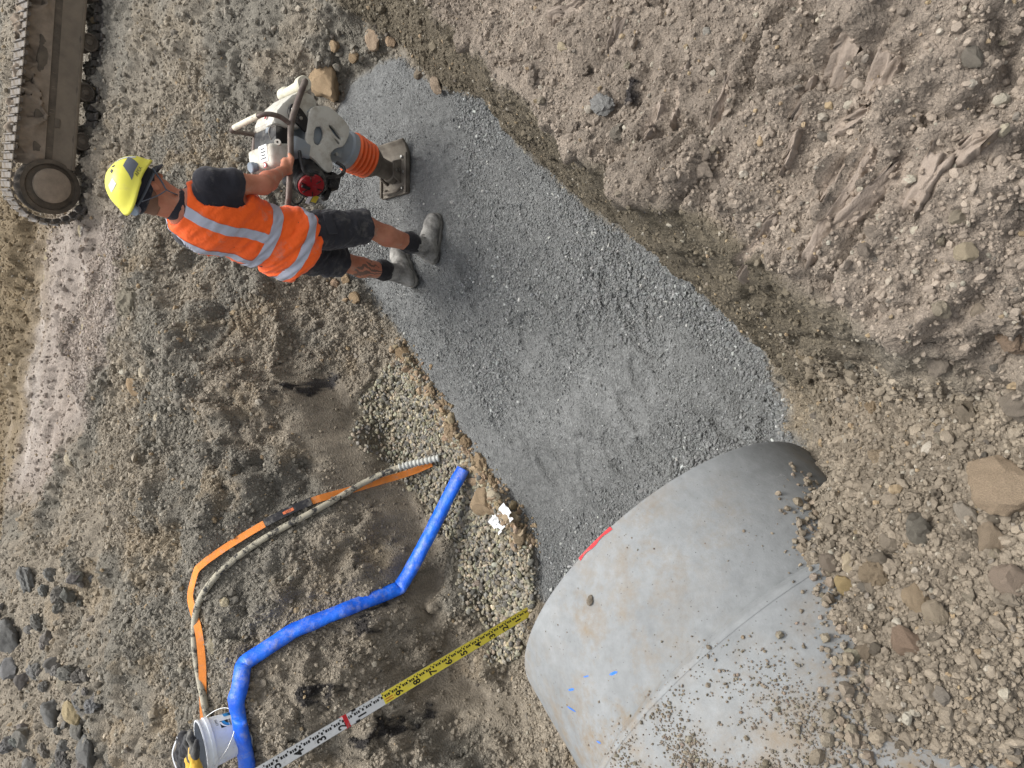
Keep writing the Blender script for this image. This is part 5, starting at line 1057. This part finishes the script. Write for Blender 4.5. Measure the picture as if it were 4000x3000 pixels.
def relax(V, F, it=2, lam=.5):
    E = np.concatenate([F[:, [0, 1]], F[:, [1, 2]], F[:, [2, 3]], F[:, [3, 0]]])
    for _ in range(it):
        s = np.zeros_like(V); c = np.zeros(len(V)); np.add.at(s, E[:, 0], V[E[:, 1]]); np.add.at(s, E[:, 1], V[E[:, 0]]); np.add.at(c, E[:, 0], 1); np.add.at(c, E[:, 1], 1)
        V = V + lam * (s / c[:, None] - V)
    return V

# ---------------------------------------------------------------- worker
WB = np.array((.80, 3.22, gz(.80, 3.22)))
man = empty('person', tuple(WB)); tag(man, 'worker in orange hi-vis vest, dark shorts and yellow helmet guiding the rammer', 'person')
g0 = WB[2]
A3 = lambda *c: np.array(c, float)
PEL, NECK, HEAD = A3(.735, 3.265, .945), A3(.815, 3.275, 1.475), A3(.862, 3.285, 1.63)
YAW0, YAW1 = R(25), R(38)
HPs = [-.12, -.06, 0, .12, .22, .32, .42, .48, .53, .57]; HA = [.155, .17, .172, .158, .162, .178, .186, .17, .115, .06]; HBk = [.115, .125, .128, .112, .112, .124, .122, .10, .078, .06]
axv = NECK - PEL; axl = np.linalg.norm(axv); axv = axv / axl
def torso_d(x, y, z, off=0., flare=0., belly=0.):
    t = ((x - PEL[0]) * axv[0] + (y - PEL[1]) * axv[1] + (z - PEL[2]) * axv[2])
    cx = PEL[0] + t * axv[0]; cy = PEL[1] + t * axv[1]; yw = YAW0 + (YAW1 - YAW0) * np.clip(t / .4, 0, 1)
    dx, dy = x - cx, y - cy; fw = dx * np.cos(yw) + dy * np.sin(yw); lf = -dx * np.sin(yw) + dy * np.cos(yw)
    a = np.interp(t, HPs, HA) + off + flare * np.clip((.14 - t) / .2, 0, 1); b = np.interp(t, HPs, HBk) + off + flare * np.clip((.14 - t) / .2, 0, 1)
    d = (np.sqrt((lf / a) ** 2 + (fw / b) ** 2) - 1) * np.minimum(a, b)
    return d, t, lf, fw
def torso(F_, off, tlo, thi, k=.03, flare=0.):
    def fn(x, y, z):
        d, t, _, _ = torso_d(x, y, z, off, flare); return np.maximum(d, np.maximum(tlo - t, t - thi))
    F_.add(fn, PEL - [.3, .3, .25], NECK + [.3, .3, .15], k)
LT = A3(-math.sin(YAW1), math.cos(YAW1), 0); FW = A3(math.cos(YAW1), math.sin(YAW1), 0)
LP = A3(-math.sin(YAW0), math.cos(YAW0), 0)
CH = PEL + axv * .475
SHR, SHL = CH - LT * .185 + [0, 0, .0], CH + LT * .145 + FW * .085 - axv * .03
ELR, WRR, HDR = A3(.950, 3.095, 1.165), A3(1.072, 3.215, .995), A3(1.128, 3.285, .912)
ELL, WRL, HDL = A3(.86, 3.60, 1.19), A3(.965, 3.715, .985), A3(1.03, 3.685, .892)
HIR, HIL = PEL - LP * .092 - [0, 0, .02], PEL + LP * .092 - [0, 0, .02]
KNR, ANR = A3(.865, 3.125, .52), A3(.805, 3.10, .11); KNL, ANL = A3(.70, 3.355, .51), A3(.68, 3.345, .11)
def hand(F_, hd, wr, side):
    """grip round a tube running along x; side=-1: back of the hand towards -y"""
    yy = side; ax0 = A3(0, hd[1], hd[2] - .008)
    F_.ell(hd + [-.004, yy * .022, .020], (.042, .020, .030), None, .012); F_.cone(wr, hd + [-.015, yy * .022, .022], .024, .024, .015)
    P_ = lambda th, r_: A3(0, ax0[1] + yy * -math.cos(R(th)) * r_, ax0[2] + math.sin(R(th)) * r_)
    for i, (dx, ln) in enumerate(((.036, 1.), (.013, 1.06), (-.010, 1.), (-.031, .85))):
        x = hd[0] + dx; ch = [P_(165, .036), P_(112, .033), P_(112 - 62 * ln, .029), P_(112 - 125 * ln, .027)]
        F_.chain([c + [x, 0, 0] for c in ch], (.0115, .0105, .0098, .0085), .006)
    F_.chain([hd + [.012, yy * .034, .0], hd + [.040, yy * .036, -.006], hd + [.066, yy * .022, .000]], (.014, .012, .0095), .008)
bodyF = Field((.42, 2.92, -.02), (1.24, 3.80, 1.80), .006)
torso(bodyF, -.004, -.1, .56)
Hm = np.array(Matrix.Rotation(R(10), 3, 'Z') @ Matrix.Rotation(R(27), 3, 'Y'))                 # head: x forward, z up, looking down
hx = lambda a, b, c: HEAD + Hm @ A3(a, b, c)
bodyF.cone(NECK - [0, 0, .03], hx(-.02, 0, -.06), .066, .058, .03)
bodyF.ell(hx(-.005, 0, .02), (.098, .076, .098), Hm, .02); bodyF.ell(hx(.035, 0, -.055), (.062, .056, .062), Hm, .03)
bodyF.cone(hx(.088, 0, .0), hx(.108, 0, -.03), .010, .014, .012)                                      # nose
bodyF.ell(hx(.082, 0, -.062), (.014, .024, .009), Hm, .008); bodyF.ell(hx(.07, 0, -.10), (.026, .03, .022), Hm, .02)
for s_ in (-1, 1):
    bodyF.ell(hx(.0, s_ * .078, -.012), (.019, .009, .031), Hm, .006); bodyF.ell(hx(.084, s_ * .03, .004), (.012, .014, .009), Hm, .01)
for sh, el, wr, hd, sd_ in ((SHR, ELR, WRR, HDR, -1), (SHL, ELL, WRL, HDL, 1)):
    bodyF.chain([sh, sh + (el - sh) * .35, el], (.058, .052, .043), .03); bodyF.chain([el, el + (wr - el) * .3, wr], (.044, .046, .027), .02); hand(bodyF, hd, wr, sd_)
for hi, kn, an in ((HIR, KNR, ANR), (HIL, KNL, ANL)):
    bodyF.chain([hi, hi + (kn - hi) * .5, kn], (.092, .078, .056), .03); m_ = kn + (an - kn) * .33 + A3(-.012, -.004, 0); bodyF.chain([kn, m_, an], (.054, .057, .037), .02)
V, Fq = bodyF.mesh(); V = relax(V, Fq, 1)
def skin_mat(name, tat=False):
    ma, nt, bs = new_mat(name)
    c = mixc(nt, ramp(nt, noise(nt, 16, 5, .6), .3, .7), srgb(166, 104, 78), srgb(196, 136, 108))
    c = mixc(nt, ramp(nt, noise(nt, 5, 3), .45, .7), c, srgb(182, 110, 86))
    if tat:
        w_ = N(nt, 'ShaderNodeTexWave', Scale=11., Distortion=9., Detail=2.); w_.inputs['Detail Scale'].default_value = 1.6; tc = nt.nodes.new('ShaderNodeTexCoord'); nt.links.new(tc.outputs['Object'], w_.inputs['Vector'])
        c = mixc(nt, ramp(nt, w_.outputs[1], .42, .55), c, srgb(112, 88, 76))
    k = nt.nodes.new('ShaderNodeMath'); k.operation = 'MULTIPLY'; k.inputs[1].default_value = .6; nt.links.new(ramp(nt, noise(nt, 13, 7, .7), .58, .68), k.inputs[0])
    c = mixc(nt, k.outputs[0], c, srgb(168, 156, 140)); nt.links.new(c, bs.inputs['Base Color']); bs.inputs['Roughness'].default_value = .55
    bs.inputs['Subsurface Weight'].default_value = .12; bs.inputs['Subsurface Radius'].default_value = (.01, .004, .002); bs.inputs['Subsurface Scale'].default_value = .5
    bump(nt, bs, noise(nt, 180, 3), .15, .002); return ma
body = mesh('body', V - WB, Fq, skin_mat('skin'), man); body.data.materials.append(skin_mat('tattooed_skin', True))
cen = V[Fq].mean(1); inl = (np.hypot(cen[:, 0] - .69, cen[:, 1] - 3.35) < .12) & (cen[:, 2] > .22) & (cen[:, 2] < .43 + .03 * np.sin(cen[:, 0] * 60)) & (cen[:, 0] < .705 + .02 * np.sin(cen[:, 2] * 40))
body.data.polygons.foreach_set('material_index', inl.astype(np.int32))
def cloth(name, F_, mat, parent=man, it=2, wr=.0, wscale=(9, 9, 14), seed=0, sharp=None):
    V, Fq = F_.mesh(); V = relax(V, Fq, it); n = vnormals(V, Fq)
    if wr: V = V + n * (wr * (fbm(V * np.array(wscale) + 1.5 * vnoise(V * 5)[:, None], 3, seed)))[:, None]
    return mesh(name, V - WB, Fq, mat, parent)
def fabric(name, col, dirt=.2, rough=.9, var=.1, bs_=.5, dcol=DUST):
    ma = paint(name, col, rough, var, dirt, 11, dcol); nt = ma.node_tree; b = nt.nodes['Principled BSDF']; b.inputs['Sheen Weight'].default_value = .15
    bump(nt, b, noise(nt, 24, 3, .5), bs_, .012); bump(nt, b, noise(nt, 500, 2), .3, .001); return ma
# shirt
shirtF = Field((.42, 2.92, .85), (1.15, 3.80, 1.62), .0065); torso(shirtF, .009, -.05, .53)
for sh, el in ((SHR, ELR), (SHL, ELL)): e = sh + (el - sh) * .66; shirtF.chain([sh, sh + (el - sh) * .35, e], (.066, .063, .061), .03)
for sh, el in ((SHR, ELR), (SHL, ELL)):
    d = (el - sh) / np.linalg.norm(el - sh); c = sh + (el - sh) * .60
    shirtF.cut(lambda x, y, z: np.minimum((x - c[0]) * d[0] + (y - c[1]) * d[1] + (z - c[2]) * d[2], .13 - np.sqrt((x - el[0]) ** 2 + (y - el[1]) ** 2 + (z - el[2]) ** 2)))
shirtF.cone(NECK - axv * .04, NECK + axv * .035 + A3(.006, 0, .0), .084, .076, .012); ncut = NECK + axv * .036
npl = axv + A3(.25, .1, 0); npl /= np.linalg.norm(npl); shirtF.cut(lambda x, y, z: np.minimum((x - ncut[0]) * npl[0] + (y - ncut[1]) * npl[1] + (z - ncut[2]) * npl[2], .125 - np.sqrt((x - NECK[0]) ** 2 + (y - NECK[1]) ** 2)))
NAVY = fabric('navy_cotton', srgb(34, 34, 42), .06); shirt = cloth('shirt', shirtF, NAVY, wr=.006, seed=3)
# vest
vestF = Field((.42, 2.95, .78), (1.12, 3.72, 1.60), .006); torso(vestF, .022, -.105, .545, .01, .022)
def armhole(x, y, z):
    d, t, lf, fw = torso_d(x, y, z); r_ = np.sqrt(((fw + .0) / .80) ** 2 + ((t - .42) / 1.25) ** 2); return np.where(np.abs(lf) > .118, .098 - r_, -.2)
for s_ in (SHR, SHL):
    vestF.cut(lambda x, y, z: np.maximum(.118 - np.abs(torso_d(x, y, z)[2]), -.2) * 0 - 1)
    break
vestF.cut(lambda x, y, z: np.minimum(np.abs(torso_d(x, y, z)[2]) - .112, .104 - np.sqrt((torso_d(x, y, z)[3] / .95) ** 2 + ((torso_d(x, y, z)[1] - .425) / 1.3) ** 2)))
vestF.cut(lambda x, y, z: .102 - np.sqrt((x - NECK[0] - .02) ** 2 + (y - NECK[1] - .015) ** 2 + ((z - NECK[2] - .02) * .8) ** 2))
V, Fq = vestF.mesh(); V = relax(V, Fq, 2); n = vnormals(V, Fq)
tt_ = (V - PEL) @ axv; wrk = smooth(.40, .08, tt_); V = V + n * ((.006 + .014 * wrk) * fbm(np.stack([V[:, 0] * 5, V[:, 1] * 5, V[:, 2] * 15 + V[:, 0] * 9], 1), 3, 21))[:, None] - [0, 0, 0]
V[:, 2] -= smooth(.0, -.09, tt_) * .012 * vnoise(V * 9 + 3)
def hivis(name):
    ma = fabric(name, srgb(255, 98, 14), .12, .75, .05, .6); b = ma.node_tree.nodes['Principled BSDF']; return ma
vest = mesh('vest', V - WB, Fq, hivis('orange_hivis'), man)
REFL = paint('reflective_tape', srgb(176, 180, 194), .4, .05, .22, 14, spec=.6)
def strip_from(name, V, Fq, planes, test, mat, parent, off=.0025):
    """piece of a garment between cutting planes, laid just over it"""
    bm = bmesh.new(); vs = [bm.verts.new(p) for p in V]
    c = V[Fq].mean(1); keep = test(c, .02)
    for q in Fq[keep]:
        try: bm.faces.new([vs[i] for i in q])
        except ValueError: pass
    loose = [v for v in bm.verts if not v.link_faces]; bmesh.ops.delete(bm, geom=loose, context='VERTS')
    for p, nn_ in planes: bmesh.ops.bisect_plane(bm, geom=bm.verts[:] + bm.edges[:] + bm.faces[:], plane_co=p, plane_no=nn_, clear_outer=True)
    bm.normal_update(); bmesh.ops.recalc_face_normals(bm, faces=bm.faces)
    for v in bm.verts: v.co += v.normal * off if (v.co - Vector(PEL)).cross(Vector(axv)).dot(v.normal) is not None else v.normal * off
    bmesh.ops.translate(bm, verts=bm.verts, vec=-Vector(WB)); return from_bm(name, bm, mat, parent, True)
def tcoord(c): d = c - PEL; return d @ axv, d @ LT, d @ FW
nrm_out = vnormals(V, Fq)
def band(t0, t1, tilt=A3(0, 0, 0)):
    n_ = axv + tilt; p0, p1 = PEL + axv * t0, PEL + axv * t1
    return strip_from('reflective_strip', V, Fq, [(p1, n_), (p0, -n_)], lambda c, m_: (tcoord(c)[0] > t0 - .06) & (tcoord(c)[0] < t1 + .06), REFL, vest)
band(.112, .166); band(-.052, -.002)
for s_ in (-1, 1):
    l0, l1 = s_ * .062, s_ * .110; n_ = LT * s_; w_ = A3(0, 0, 0)
    strip_from('reflective_strip', V, Fq, [(PEL + LT * (l1 + .0), n_ + axv * .0), (PEL + LT * l0, -n_), (PEL + axv * .165, -axv)], lambda c, m_: (np.abs(tcoord(c)[1] - (l0 + l1) / 2) < .06) & (tcoord(c)[0] > .14), REFL, vest)
# shorts
shF = Field((.45, 2.95, .40), (1.05, 3.55, 1.06), .0065); torso(shF, .008, -.10, .10)
for hi, kn in ((HIR, KNR), (HIL, KNL)): shF.chain([hi, hi + (kn - hi) * .5, kn + (kn - hi) * .08], (.104, .098, .094), .03)
for kn, hi in ((KNR, HIR), (KNL, HIL)):
    d = (kn - hi) / np.linalg.norm(kn - hi); c = kn - d * .005; oth = KNL if kn is KNR else KNR
    shF.cut(lambda x, y, z: np.where((x - kn[0]) ** 2 + (y - kn[1]) ** 2 < (x - oth[0]) ** 2 + (y - oth[1]) ** 2, (x - c[0]) * d[0] + (y - c[1]) * d[1] + (z - c[2]) * d[2], -1))
SHM = fabric('dark_canvas', srgb(36, 36, 42), .16, dcol=srgb(120, 116, 110)); shorts = cloth('shorts', shF, SHM, wr=.009, wscale=(11, 11, 22), seed=8)
pk = empty  # pocket flap on the right thigh
pc = HIR + (KNR - HIR) * .30 + A3(.02, -.104, 0); box('pocket_flap', tuple(pc - WB), (.11, .012, .05), SHM, man, .005, basis((0, 0, 0), (1, .25, 0), tuple(-(KNR - HIR))))
# socks and boots
SOCK = fabric('black_sock', srgb(24, 22, 26), .12); BOOT = paint('muddy_boot', srgb(88, 86, 83), .85, .25, .62, 15, dirt_col=srgb(172, 170, 164), bumps=.7, bscale=40); SOLE = paint('boot_sole', srgb(76, 75, 72), .9, .15, .4, 10, bumps=.6, bscale=60)
for an, dirn, kn in ((ANR, A3(1, -.10, 0), KNR), (ANL, A3(.855, .52, 0), KNL)):
    dirn = dirn / np.linalg.norm(dirn); up = (kn - an) / np.linalg.norm(kn - an); zf = gz(an[0] + .05, an[1]) + .002
    F_ = Field(an - [.26, .26, .12], an + [.30, .30, .20], .0055); top = an + up * .115
    F_.chain([top - up * .02, top], (.060, .060), .01); F_.chain([top, top + up * .028], (.060, .057), .01); F_.plane(top + up * .040, up)
    cloth('sock', F_, SOCK, wr=.004, wscale=(30, 30, 30), seed=5)
    F_ = Field(an - [.26, .26, .12], an + [.30, .30, .16], .0055); heel = A3(an[0], an[1], zf) - dirn * .045; toe = heel + dirn * .235
    F_.chain([an + up * .095, an + A3(0, 0, -.01), heel + dirn * .03 + [0, 0, .055]], (.055, .053, .048), .03)
    F_.chain([heel + [0, 0, .052], heel + dirn * .12 + [0, 0, .062], toe - dirn * .04 + [0, 0, .048], toe - dirn * .015 + [0, 0, .045]], (.039, .044, .044, .040), .03)
    F_.plane((0, 0, zf + .022), (0, 0, -1)); bt = cloth('boot', F_, BOOT, wr=.004, wscale=(22, 22, 22), seed=12)
    sdd = A3(-dirn[1], dirn[0], 0)
    for q_ in range(5):
        c_ = heel + dirn * (.10 + .018 * q_) + [0, 0, .128 - .013 * q_]; tube('lace', [c_ - sdd * .03 - [0, 0, .012] - WB, c_ + [0, 0, .003] - WB, c_ + sdd * .03 - [0, 0, .012] - WB], .0035, SOLE, bt, 6, 5)
    F_ = Field(an - [.26, .26, .12], an + [.30, .30, .0], .0055)
    F_.chain([heel + [0, 0, .02], heel + dirn * .12 + [0, 0, .02], toe - dirn * .05 + [0, 0, .02], toe - dirn * .012 + [0, 0, .02]], (.044, .043, .050, .042), .03); F_.plane((0, 0, zf + .028), (0, 0, 1)); F_.plane((0, 0, zf), (0, 0, -1))
    cloth('sole', F_, SOLE, bt, 1)
# hair, cap with peak, helmet
hrF = Field(HEAD - [.16, .16, .2], HEAD + [.16, .16, .14], .005); hrF.ell(hx(-.008, 0, .018), (.100, .079, .098), Hm, .02); hrF.cone(hx(-.032, 0, -.02), hx(-.030, 0, -.075), .062, .050, .02)
nn_ = Hm @ A3(1, 0, -.25); hrF.plane(hx(-.015, 0, -.02), nn_); hrF.plane(hx(-.02, 0, -.072), Hm @ A3(.35, 0, -1))
cloth('hair', hrF, paint('cropped_hair', srgb(122, 92, 74), .9, .3, .0, bumps=.8, bscale=260))
cpF = Field(HEAD - [.17, .17, .15], HEAD + [.17, .17, .16], .005); cpF.ell(hx(-.004, 0, .022), (.106, .085, .104), Hm, .02); cpF.cone(hx(-.03, 0, .0), hx(-.055, 0, -.03), .076, .052, .02)
cpF.plane(hx(.0, 0, -.012), Hm @ A3(.28, 0, -1)); CAPM = fabric('black_cap', srgb(30, 32, 42), .1); cap = cloth('cap', cpF, CAPM)
M_h = Matrix.Translation(HEAD - WB) @ Matrix([list(r) + [0] for r in Hm] + [[0, 0, 0, 1]])
pv = []; pfc = []
for i in range(13):
    a = R(-62 + 124 * i / 12)
    for r_, dz in ((1.0, .0), (1.22, -.008), (1.48, -.03)): e = .104 * (1 + (r_ - 1) * math.cos(a) ** .6 * 1.15); pv.append(M_h @ Vector((e * math.cos(a), .084 * (1 + (r_ - 1) * .35) * math.sin(a), .018 + dz * math.cos(a))))
for i in range(12):
    for j in range(2): pfc.append((i * 3 + j, i * 3 + j + 1, i * 3 + 4 + j, i * 3 + 3 + j))
pk_ = mesh('cap_peak', pv, pfc, CAPM, cap); md = pk_.modifiers.new('t', 'SOLIDIFY'); md.thickness = .006
HYEL = paint('yellow_shell', srgb(226, 220, 84), .45, .04, .16, 14, dirt_col=srgb(190, 176, 110)); HGREY = paint('grey_part', srgb(92, 98, 108), .5, .1, .1); HREF = paint('silver_sticker', srgb(186, 190, 196), .35, .05, .1)
def rimz(a): c = math.cos(a); return -.004 + .024 * math.sin(a) ** 2 * (1 if c > -.2 else .8) - .020 * max(0, -c) ** 2 + .004 * max(0, c)
def hel(a, v, lift=0.):
    """helmet surface: a azimuth (0 = front), v 0 rim .. 1 crown"""
    el = v * math.pi / 2; ridge = 1 + .015 * math.cos(2 * a) ; ra, rb = .130 + lift, .108 + lift; c = math.cos(el) ** .85
    fl = .008 * math.exp(-(v / .08) ** 2) * (.4 + abs(math.cos(a)))
    z0 = rimz(a); zt = .122 + lift
    return Vector((-.004 + (ra * c * ridge + fl) * math.cos(a), (rb * c * ridge + fl) * math.sin(a), .03 + z0 * (1 - v) + zt * math.sin(el)))
NAz, NV = 64, 20
hv = [M_h @ hel(2 * math.pi * i / NAz, j / NV) for i in range(NAz) for j in range(NV)] + [M_h @ hel(0, 1)]
hf = [(i * NV + j, ((i + 1) % NAz) * NV + j, ((i + 1) % NAz) * NV + j + 1, i * NV + j + 1) for i in range(NAz) for j in range(NV - 1)] + [(i * NV + NV - 1, ((i + 1) % NAz) * NV + NV - 1, NAz * NV) for i in range(NAz)]
helmet = mesh('helmet', hv, hf, HYEL, man); md = helmet.modifiers.new('t', 'SOLIDIFY'); md.thickness = .005; md.offset = -1
def hpatch(name, pts, mat, lift=.0012):
    v = [M_h @ hel(R(a), q, lift) for a, q in pts]; return mesh(name, v, [list(range(len(v)))], mat, helmet, False)
def hquad(name, a0, a1, v0, v1, mat, na=8, nv=5, skew=0., lift=.0012):
    v = [M_h @ hel(R(a0 + (a1 - a0) * i / na + skew * j / nv), v0 + (v1 - v0) * j / nv, lift) for i in range(na + 1) for j in range(nv + 1)]
    return mesh(name, v, [(i * (nv + 1) + j, (i + 1) * (nv + 1) + j, (i + 1) * (nv + 1) + j + 1, i * (nv + 1) + j + 1) for i in range(na) for j in range(nv)], mat, helmet)
hquad('side_vent', -112, -72, .20, .50, HGREY, skew=22, lift=.0022); hquad('side_vent', 72, 112, .20, .50, HGREY, skew=-22, lift=.0022)
hquad('reflective_sticker', -52, -40, .34, .80, HREF, 3, 8, -8); hquad('reflective_sticker', -176, -140, .50, .66, HREF, 6, 4)
hquad('crown_vent', -130, -112, .74, .86, RBK, 3, 3); hquad('crown_vent', -100, -86, .76, .87, RBK, 3, 3); hquad('front_cover', -16, 16, .25, .62, HGREY, 6, 6, lift=.0022)
tx = text('helmet_lettering', 'APEX', .020, Matrix.Identity(4), RBK, helmet, 0)
for vv in tx.data.vertices: vv.co = M_h @ hel(R(-88 + vv.co.x / .118 * 57.3), .125 + vv.co.y / .17, .0016)
# harness: dial, headband, chin strap
lathe('dial', [(0, .016), (.02, .016), (.024, .01), (.024, -.01), (0, -.01)], M_h @ basis((-.122, -.02, .0), (0, 0, 1), (-1, -.25, .1)), paint('grey_dial', srgb(128, 140, 152), .5, .05, .1), helmet, 20, 30)
hb = [M_h @ Vector((-.004 + .118 * math.cos(a), .097 * math.sin(a), .014 - .012 * max(0, -math.cos(a)))) for a in np.linspace(R(-185), R(-40), 24)]
tube('headband', hb, .010, paint('grey_band', srgb(70, 74, 80), .6, .05, .1), helmet, 8, 0, flat=.35)
for s_ in (-1, 1):
    q = [M_h @ Vector(c) for c in ((.06, s_ * .096, .03), (.03, s_ * .09, -.03), (.012, s_ * .086, -.062), (.04, s_ * .055, -.115), (.055, 0, -.128))]
    tube('chin_strap', q, .0065, HGREY, helmet, 8, 6, flat=.4); q = [M_h @ Vector(c) for c in ((-.10, s_ * .075, .0), (-.04, s_ * .088, -.04), (.012, s_ * .088, -.062))]
    tube('chin_strap', q, .006, HGREY, helmet, 8, 6, flat=.4)

# ---------------------------------------------------------------- things in the bucket, torn paper, puddles
BC = Vector((bx_, by_, bz + .015)); BK = empty('garment', BC + (BROT @ Vector((0, 0, HB * 1.0 + .025))), BROT.to_euler()); tag(BK, 'black garment with a pale stripe stuffed in the white bucket', 'garment')
gF = Field((-.2, -.2, -.08), (.2, .2, .14), .006)
tw = np.array((-bx_, -by_, 0)); tw /= np.linalg.norm(tw); sdv = np.array((-tw[1], tw[0], 0))
gF.ell(-tw * .045 + [0, 0, .025], (.09, .09, .05)); gF.ell(-tw * .09 - sdv * .10 + [0, 0, .05], (.05, .05, .06)); gF.chain([-tw * .06 + sdv * .06 + [0, 0, .03], -tw * .08 + sdv * .0 + [0, 0, .05], -tw * .06 - sdv * .07 + [0, 0, .04], -tw * .03 - sdv * .13 + [0, 0, .03]], (.035, .035, .04, .045), .03)
V, Fq = gF.mesh(); V = relax(V, Fq, 2); n = vnormals(V, Fq); V = V + n * (.010 * fbm(V * 22, 3, 77))[:, None]; gm = mesh('cloth', V, Fq, fabric('black_cloth', srgb(26, 26, 30), .08), BK)
pp = spline([-tw * .05 + sdv * .085 + [0, 0, .062], -tw * .085 + sdv * .02 + [0, 0, .094], -tw * .08 - sdv * .05 + [0, 0, .092], -tw * .055 - sdv * .11 + [0, 0, .083]], 8); v, f = ribbon(pp, .018, .003); mesh('pale_stripe', v, f, paint('pale_piping', srgb(190, 192, 196), .6, .05, .1), BK)
GLB = fabric('black_rubber_palm', srgb(50, 50, 50), .2); GLY = fabric('yellow_knit', srgb(206, 164, 58), .25)
for gi_, (off, nm, lab) in enumerate(((0., 'work_glove', 'front black and yellow work glove hanging over the bucket rim'), (.045, 'work_glove', 'second black and yellow work glove lying behind the front one in the bucket'))):
    gl = empty(nm, BC + (BROT @ Vector((0, 0, HB + .03))), BROT.to_euler()); tag(gl, lab, 'glove', 'pair of work gloves in the bucket')
    c0 = tw * (.055 - off) - sdv * (.015 + .3 * off) + np.array((0, 0, .012 + off * .3))
    F_ = Field((-.22, -.22, -.1), (.22, .22, .14), .005); F_.ell(c0, (.045, .045, .024)); 
    for i in range(4):
        b0 = c0 + sdv * .03 + tw * (.03 - .02 * i); F_.chain([b0, b0 + sdv * .04 + [0, 0, .012], b0 + sdv * (.075 - .008 * abs(i - 1.3)) - tw * .004 + [0, 0, .0]], (.014, .0125, .0115), .006)
    F_.chain([c0 + tw * .03 - sdv * .01, c0 + tw * .055 + sdv * .02 + [0, 0, -.004], c0 + tw * .062 + sdv * .045 + [0, 0, -.012]], (.016, .014, .012), .008)
    V, Fq = F_.mesh(); mesh('palm', relax(V, Fq, 1), Fq, GLB, gl)
    F_ = Field((-.22, -.22, -.1), (.22, .22, .14), .005); F_.chain([c0 - sdv * .02 + [0, 0, .006], c0 - sdv * .07 + [0, 0, .008], c0 - sdv * .12 + tw * .01 + [0, 0, -.008]], (.024, .025, .028), .02)
    F_.ell(c0 - tw * .012 + sdv * .01 + [0, 0, .014], (.028, .028, .012)); V, Fq = F_.mesh(); V = relax(V, Fq, 1); V = V + vnormals(V, Fq) * (.003 * fbm(V * 40, 2, 5))[:, None]; mesh('cuff', V, Fq, GLY, gl)
# torn white paper
px_, py_ = PAPER_XY; pc = gpt(px_, py_, .02); gxx, gyy = np.meshgrid(np.linspace(-1, 1, 26), np.linspace(-1, 1, 16), indexing='ij')
Vp = np.stack([gxx * .10, gyy * .05, .010 * fbm(np.stack([gxx * 1.6, gyy * 1.2, 0 * gxx], -1), 3, 900)], -1); hole = fbm(np.stack([gxx * 3.2, gyy * 1.9, 0 * gxx + 5], -1), 3, 901)
ii = np.arange(26 * 16).reshape(26, 16); qf = np.stack([ii[:-1, :-1], ii[1:, :-1], ii[1:, 1:], ii[:-1, 1:]], -1).reshape(-1, 4); keep = hole.reshape(-1)[qf].mean(1) < .42 - .5 * smooth(.8, 1.0, np.maximum(np.abs(gxx), np.abs(gyy))).reshape(-1)[qf].mean(1)
paper = mesh('torn_paper', Vp.reshape(-1, 3), qf[keep], paint('white_paper', srgb(222, 224, 226), .7, .04, .2, 40), None, False, tuple(pc)); paper.rotation_euler = (.12, -.2, R(-52)); md = paper.modifiers.new('t', 'SOLIDIFY'); md.thickness = .0015
tag(paper, 'torn scrap of white paper beside the clay ridge', 'paper')
# puddles in the wheel ruts
wm, nt, bs = new_mat('puddle_water'); bs.inputs['Base Color'].default_value = srgb(150, 140, 116); bs.inputs['Roughness'].default_value = .06; bs.inputs['Specular IOR Level'].default_value = .6
bump(nt, bs, noise(nt, 20, 2), .03, .01)

for i, (cx_, cy_, l_, w_) in enumerate(PUDDLES):
    zl = base_h(cx_, cy_) - .052 + .006
    an_ = np.linspace(0, 2 * math.pi, 40, endpoint=False); ptsv = [(cx_ + l_ * math.cos(a_) * (1 + .2 * math.sin(3 * a_ + i)), cy_ + w_ * math.sin(a_) * (1 + .25 * math.cos(2 * a_ + i)), float(zl)) for a_ in an_]
    o = mesh('puddle', ptsv, [list(range(40))], wm); tag(o, kind='structure')
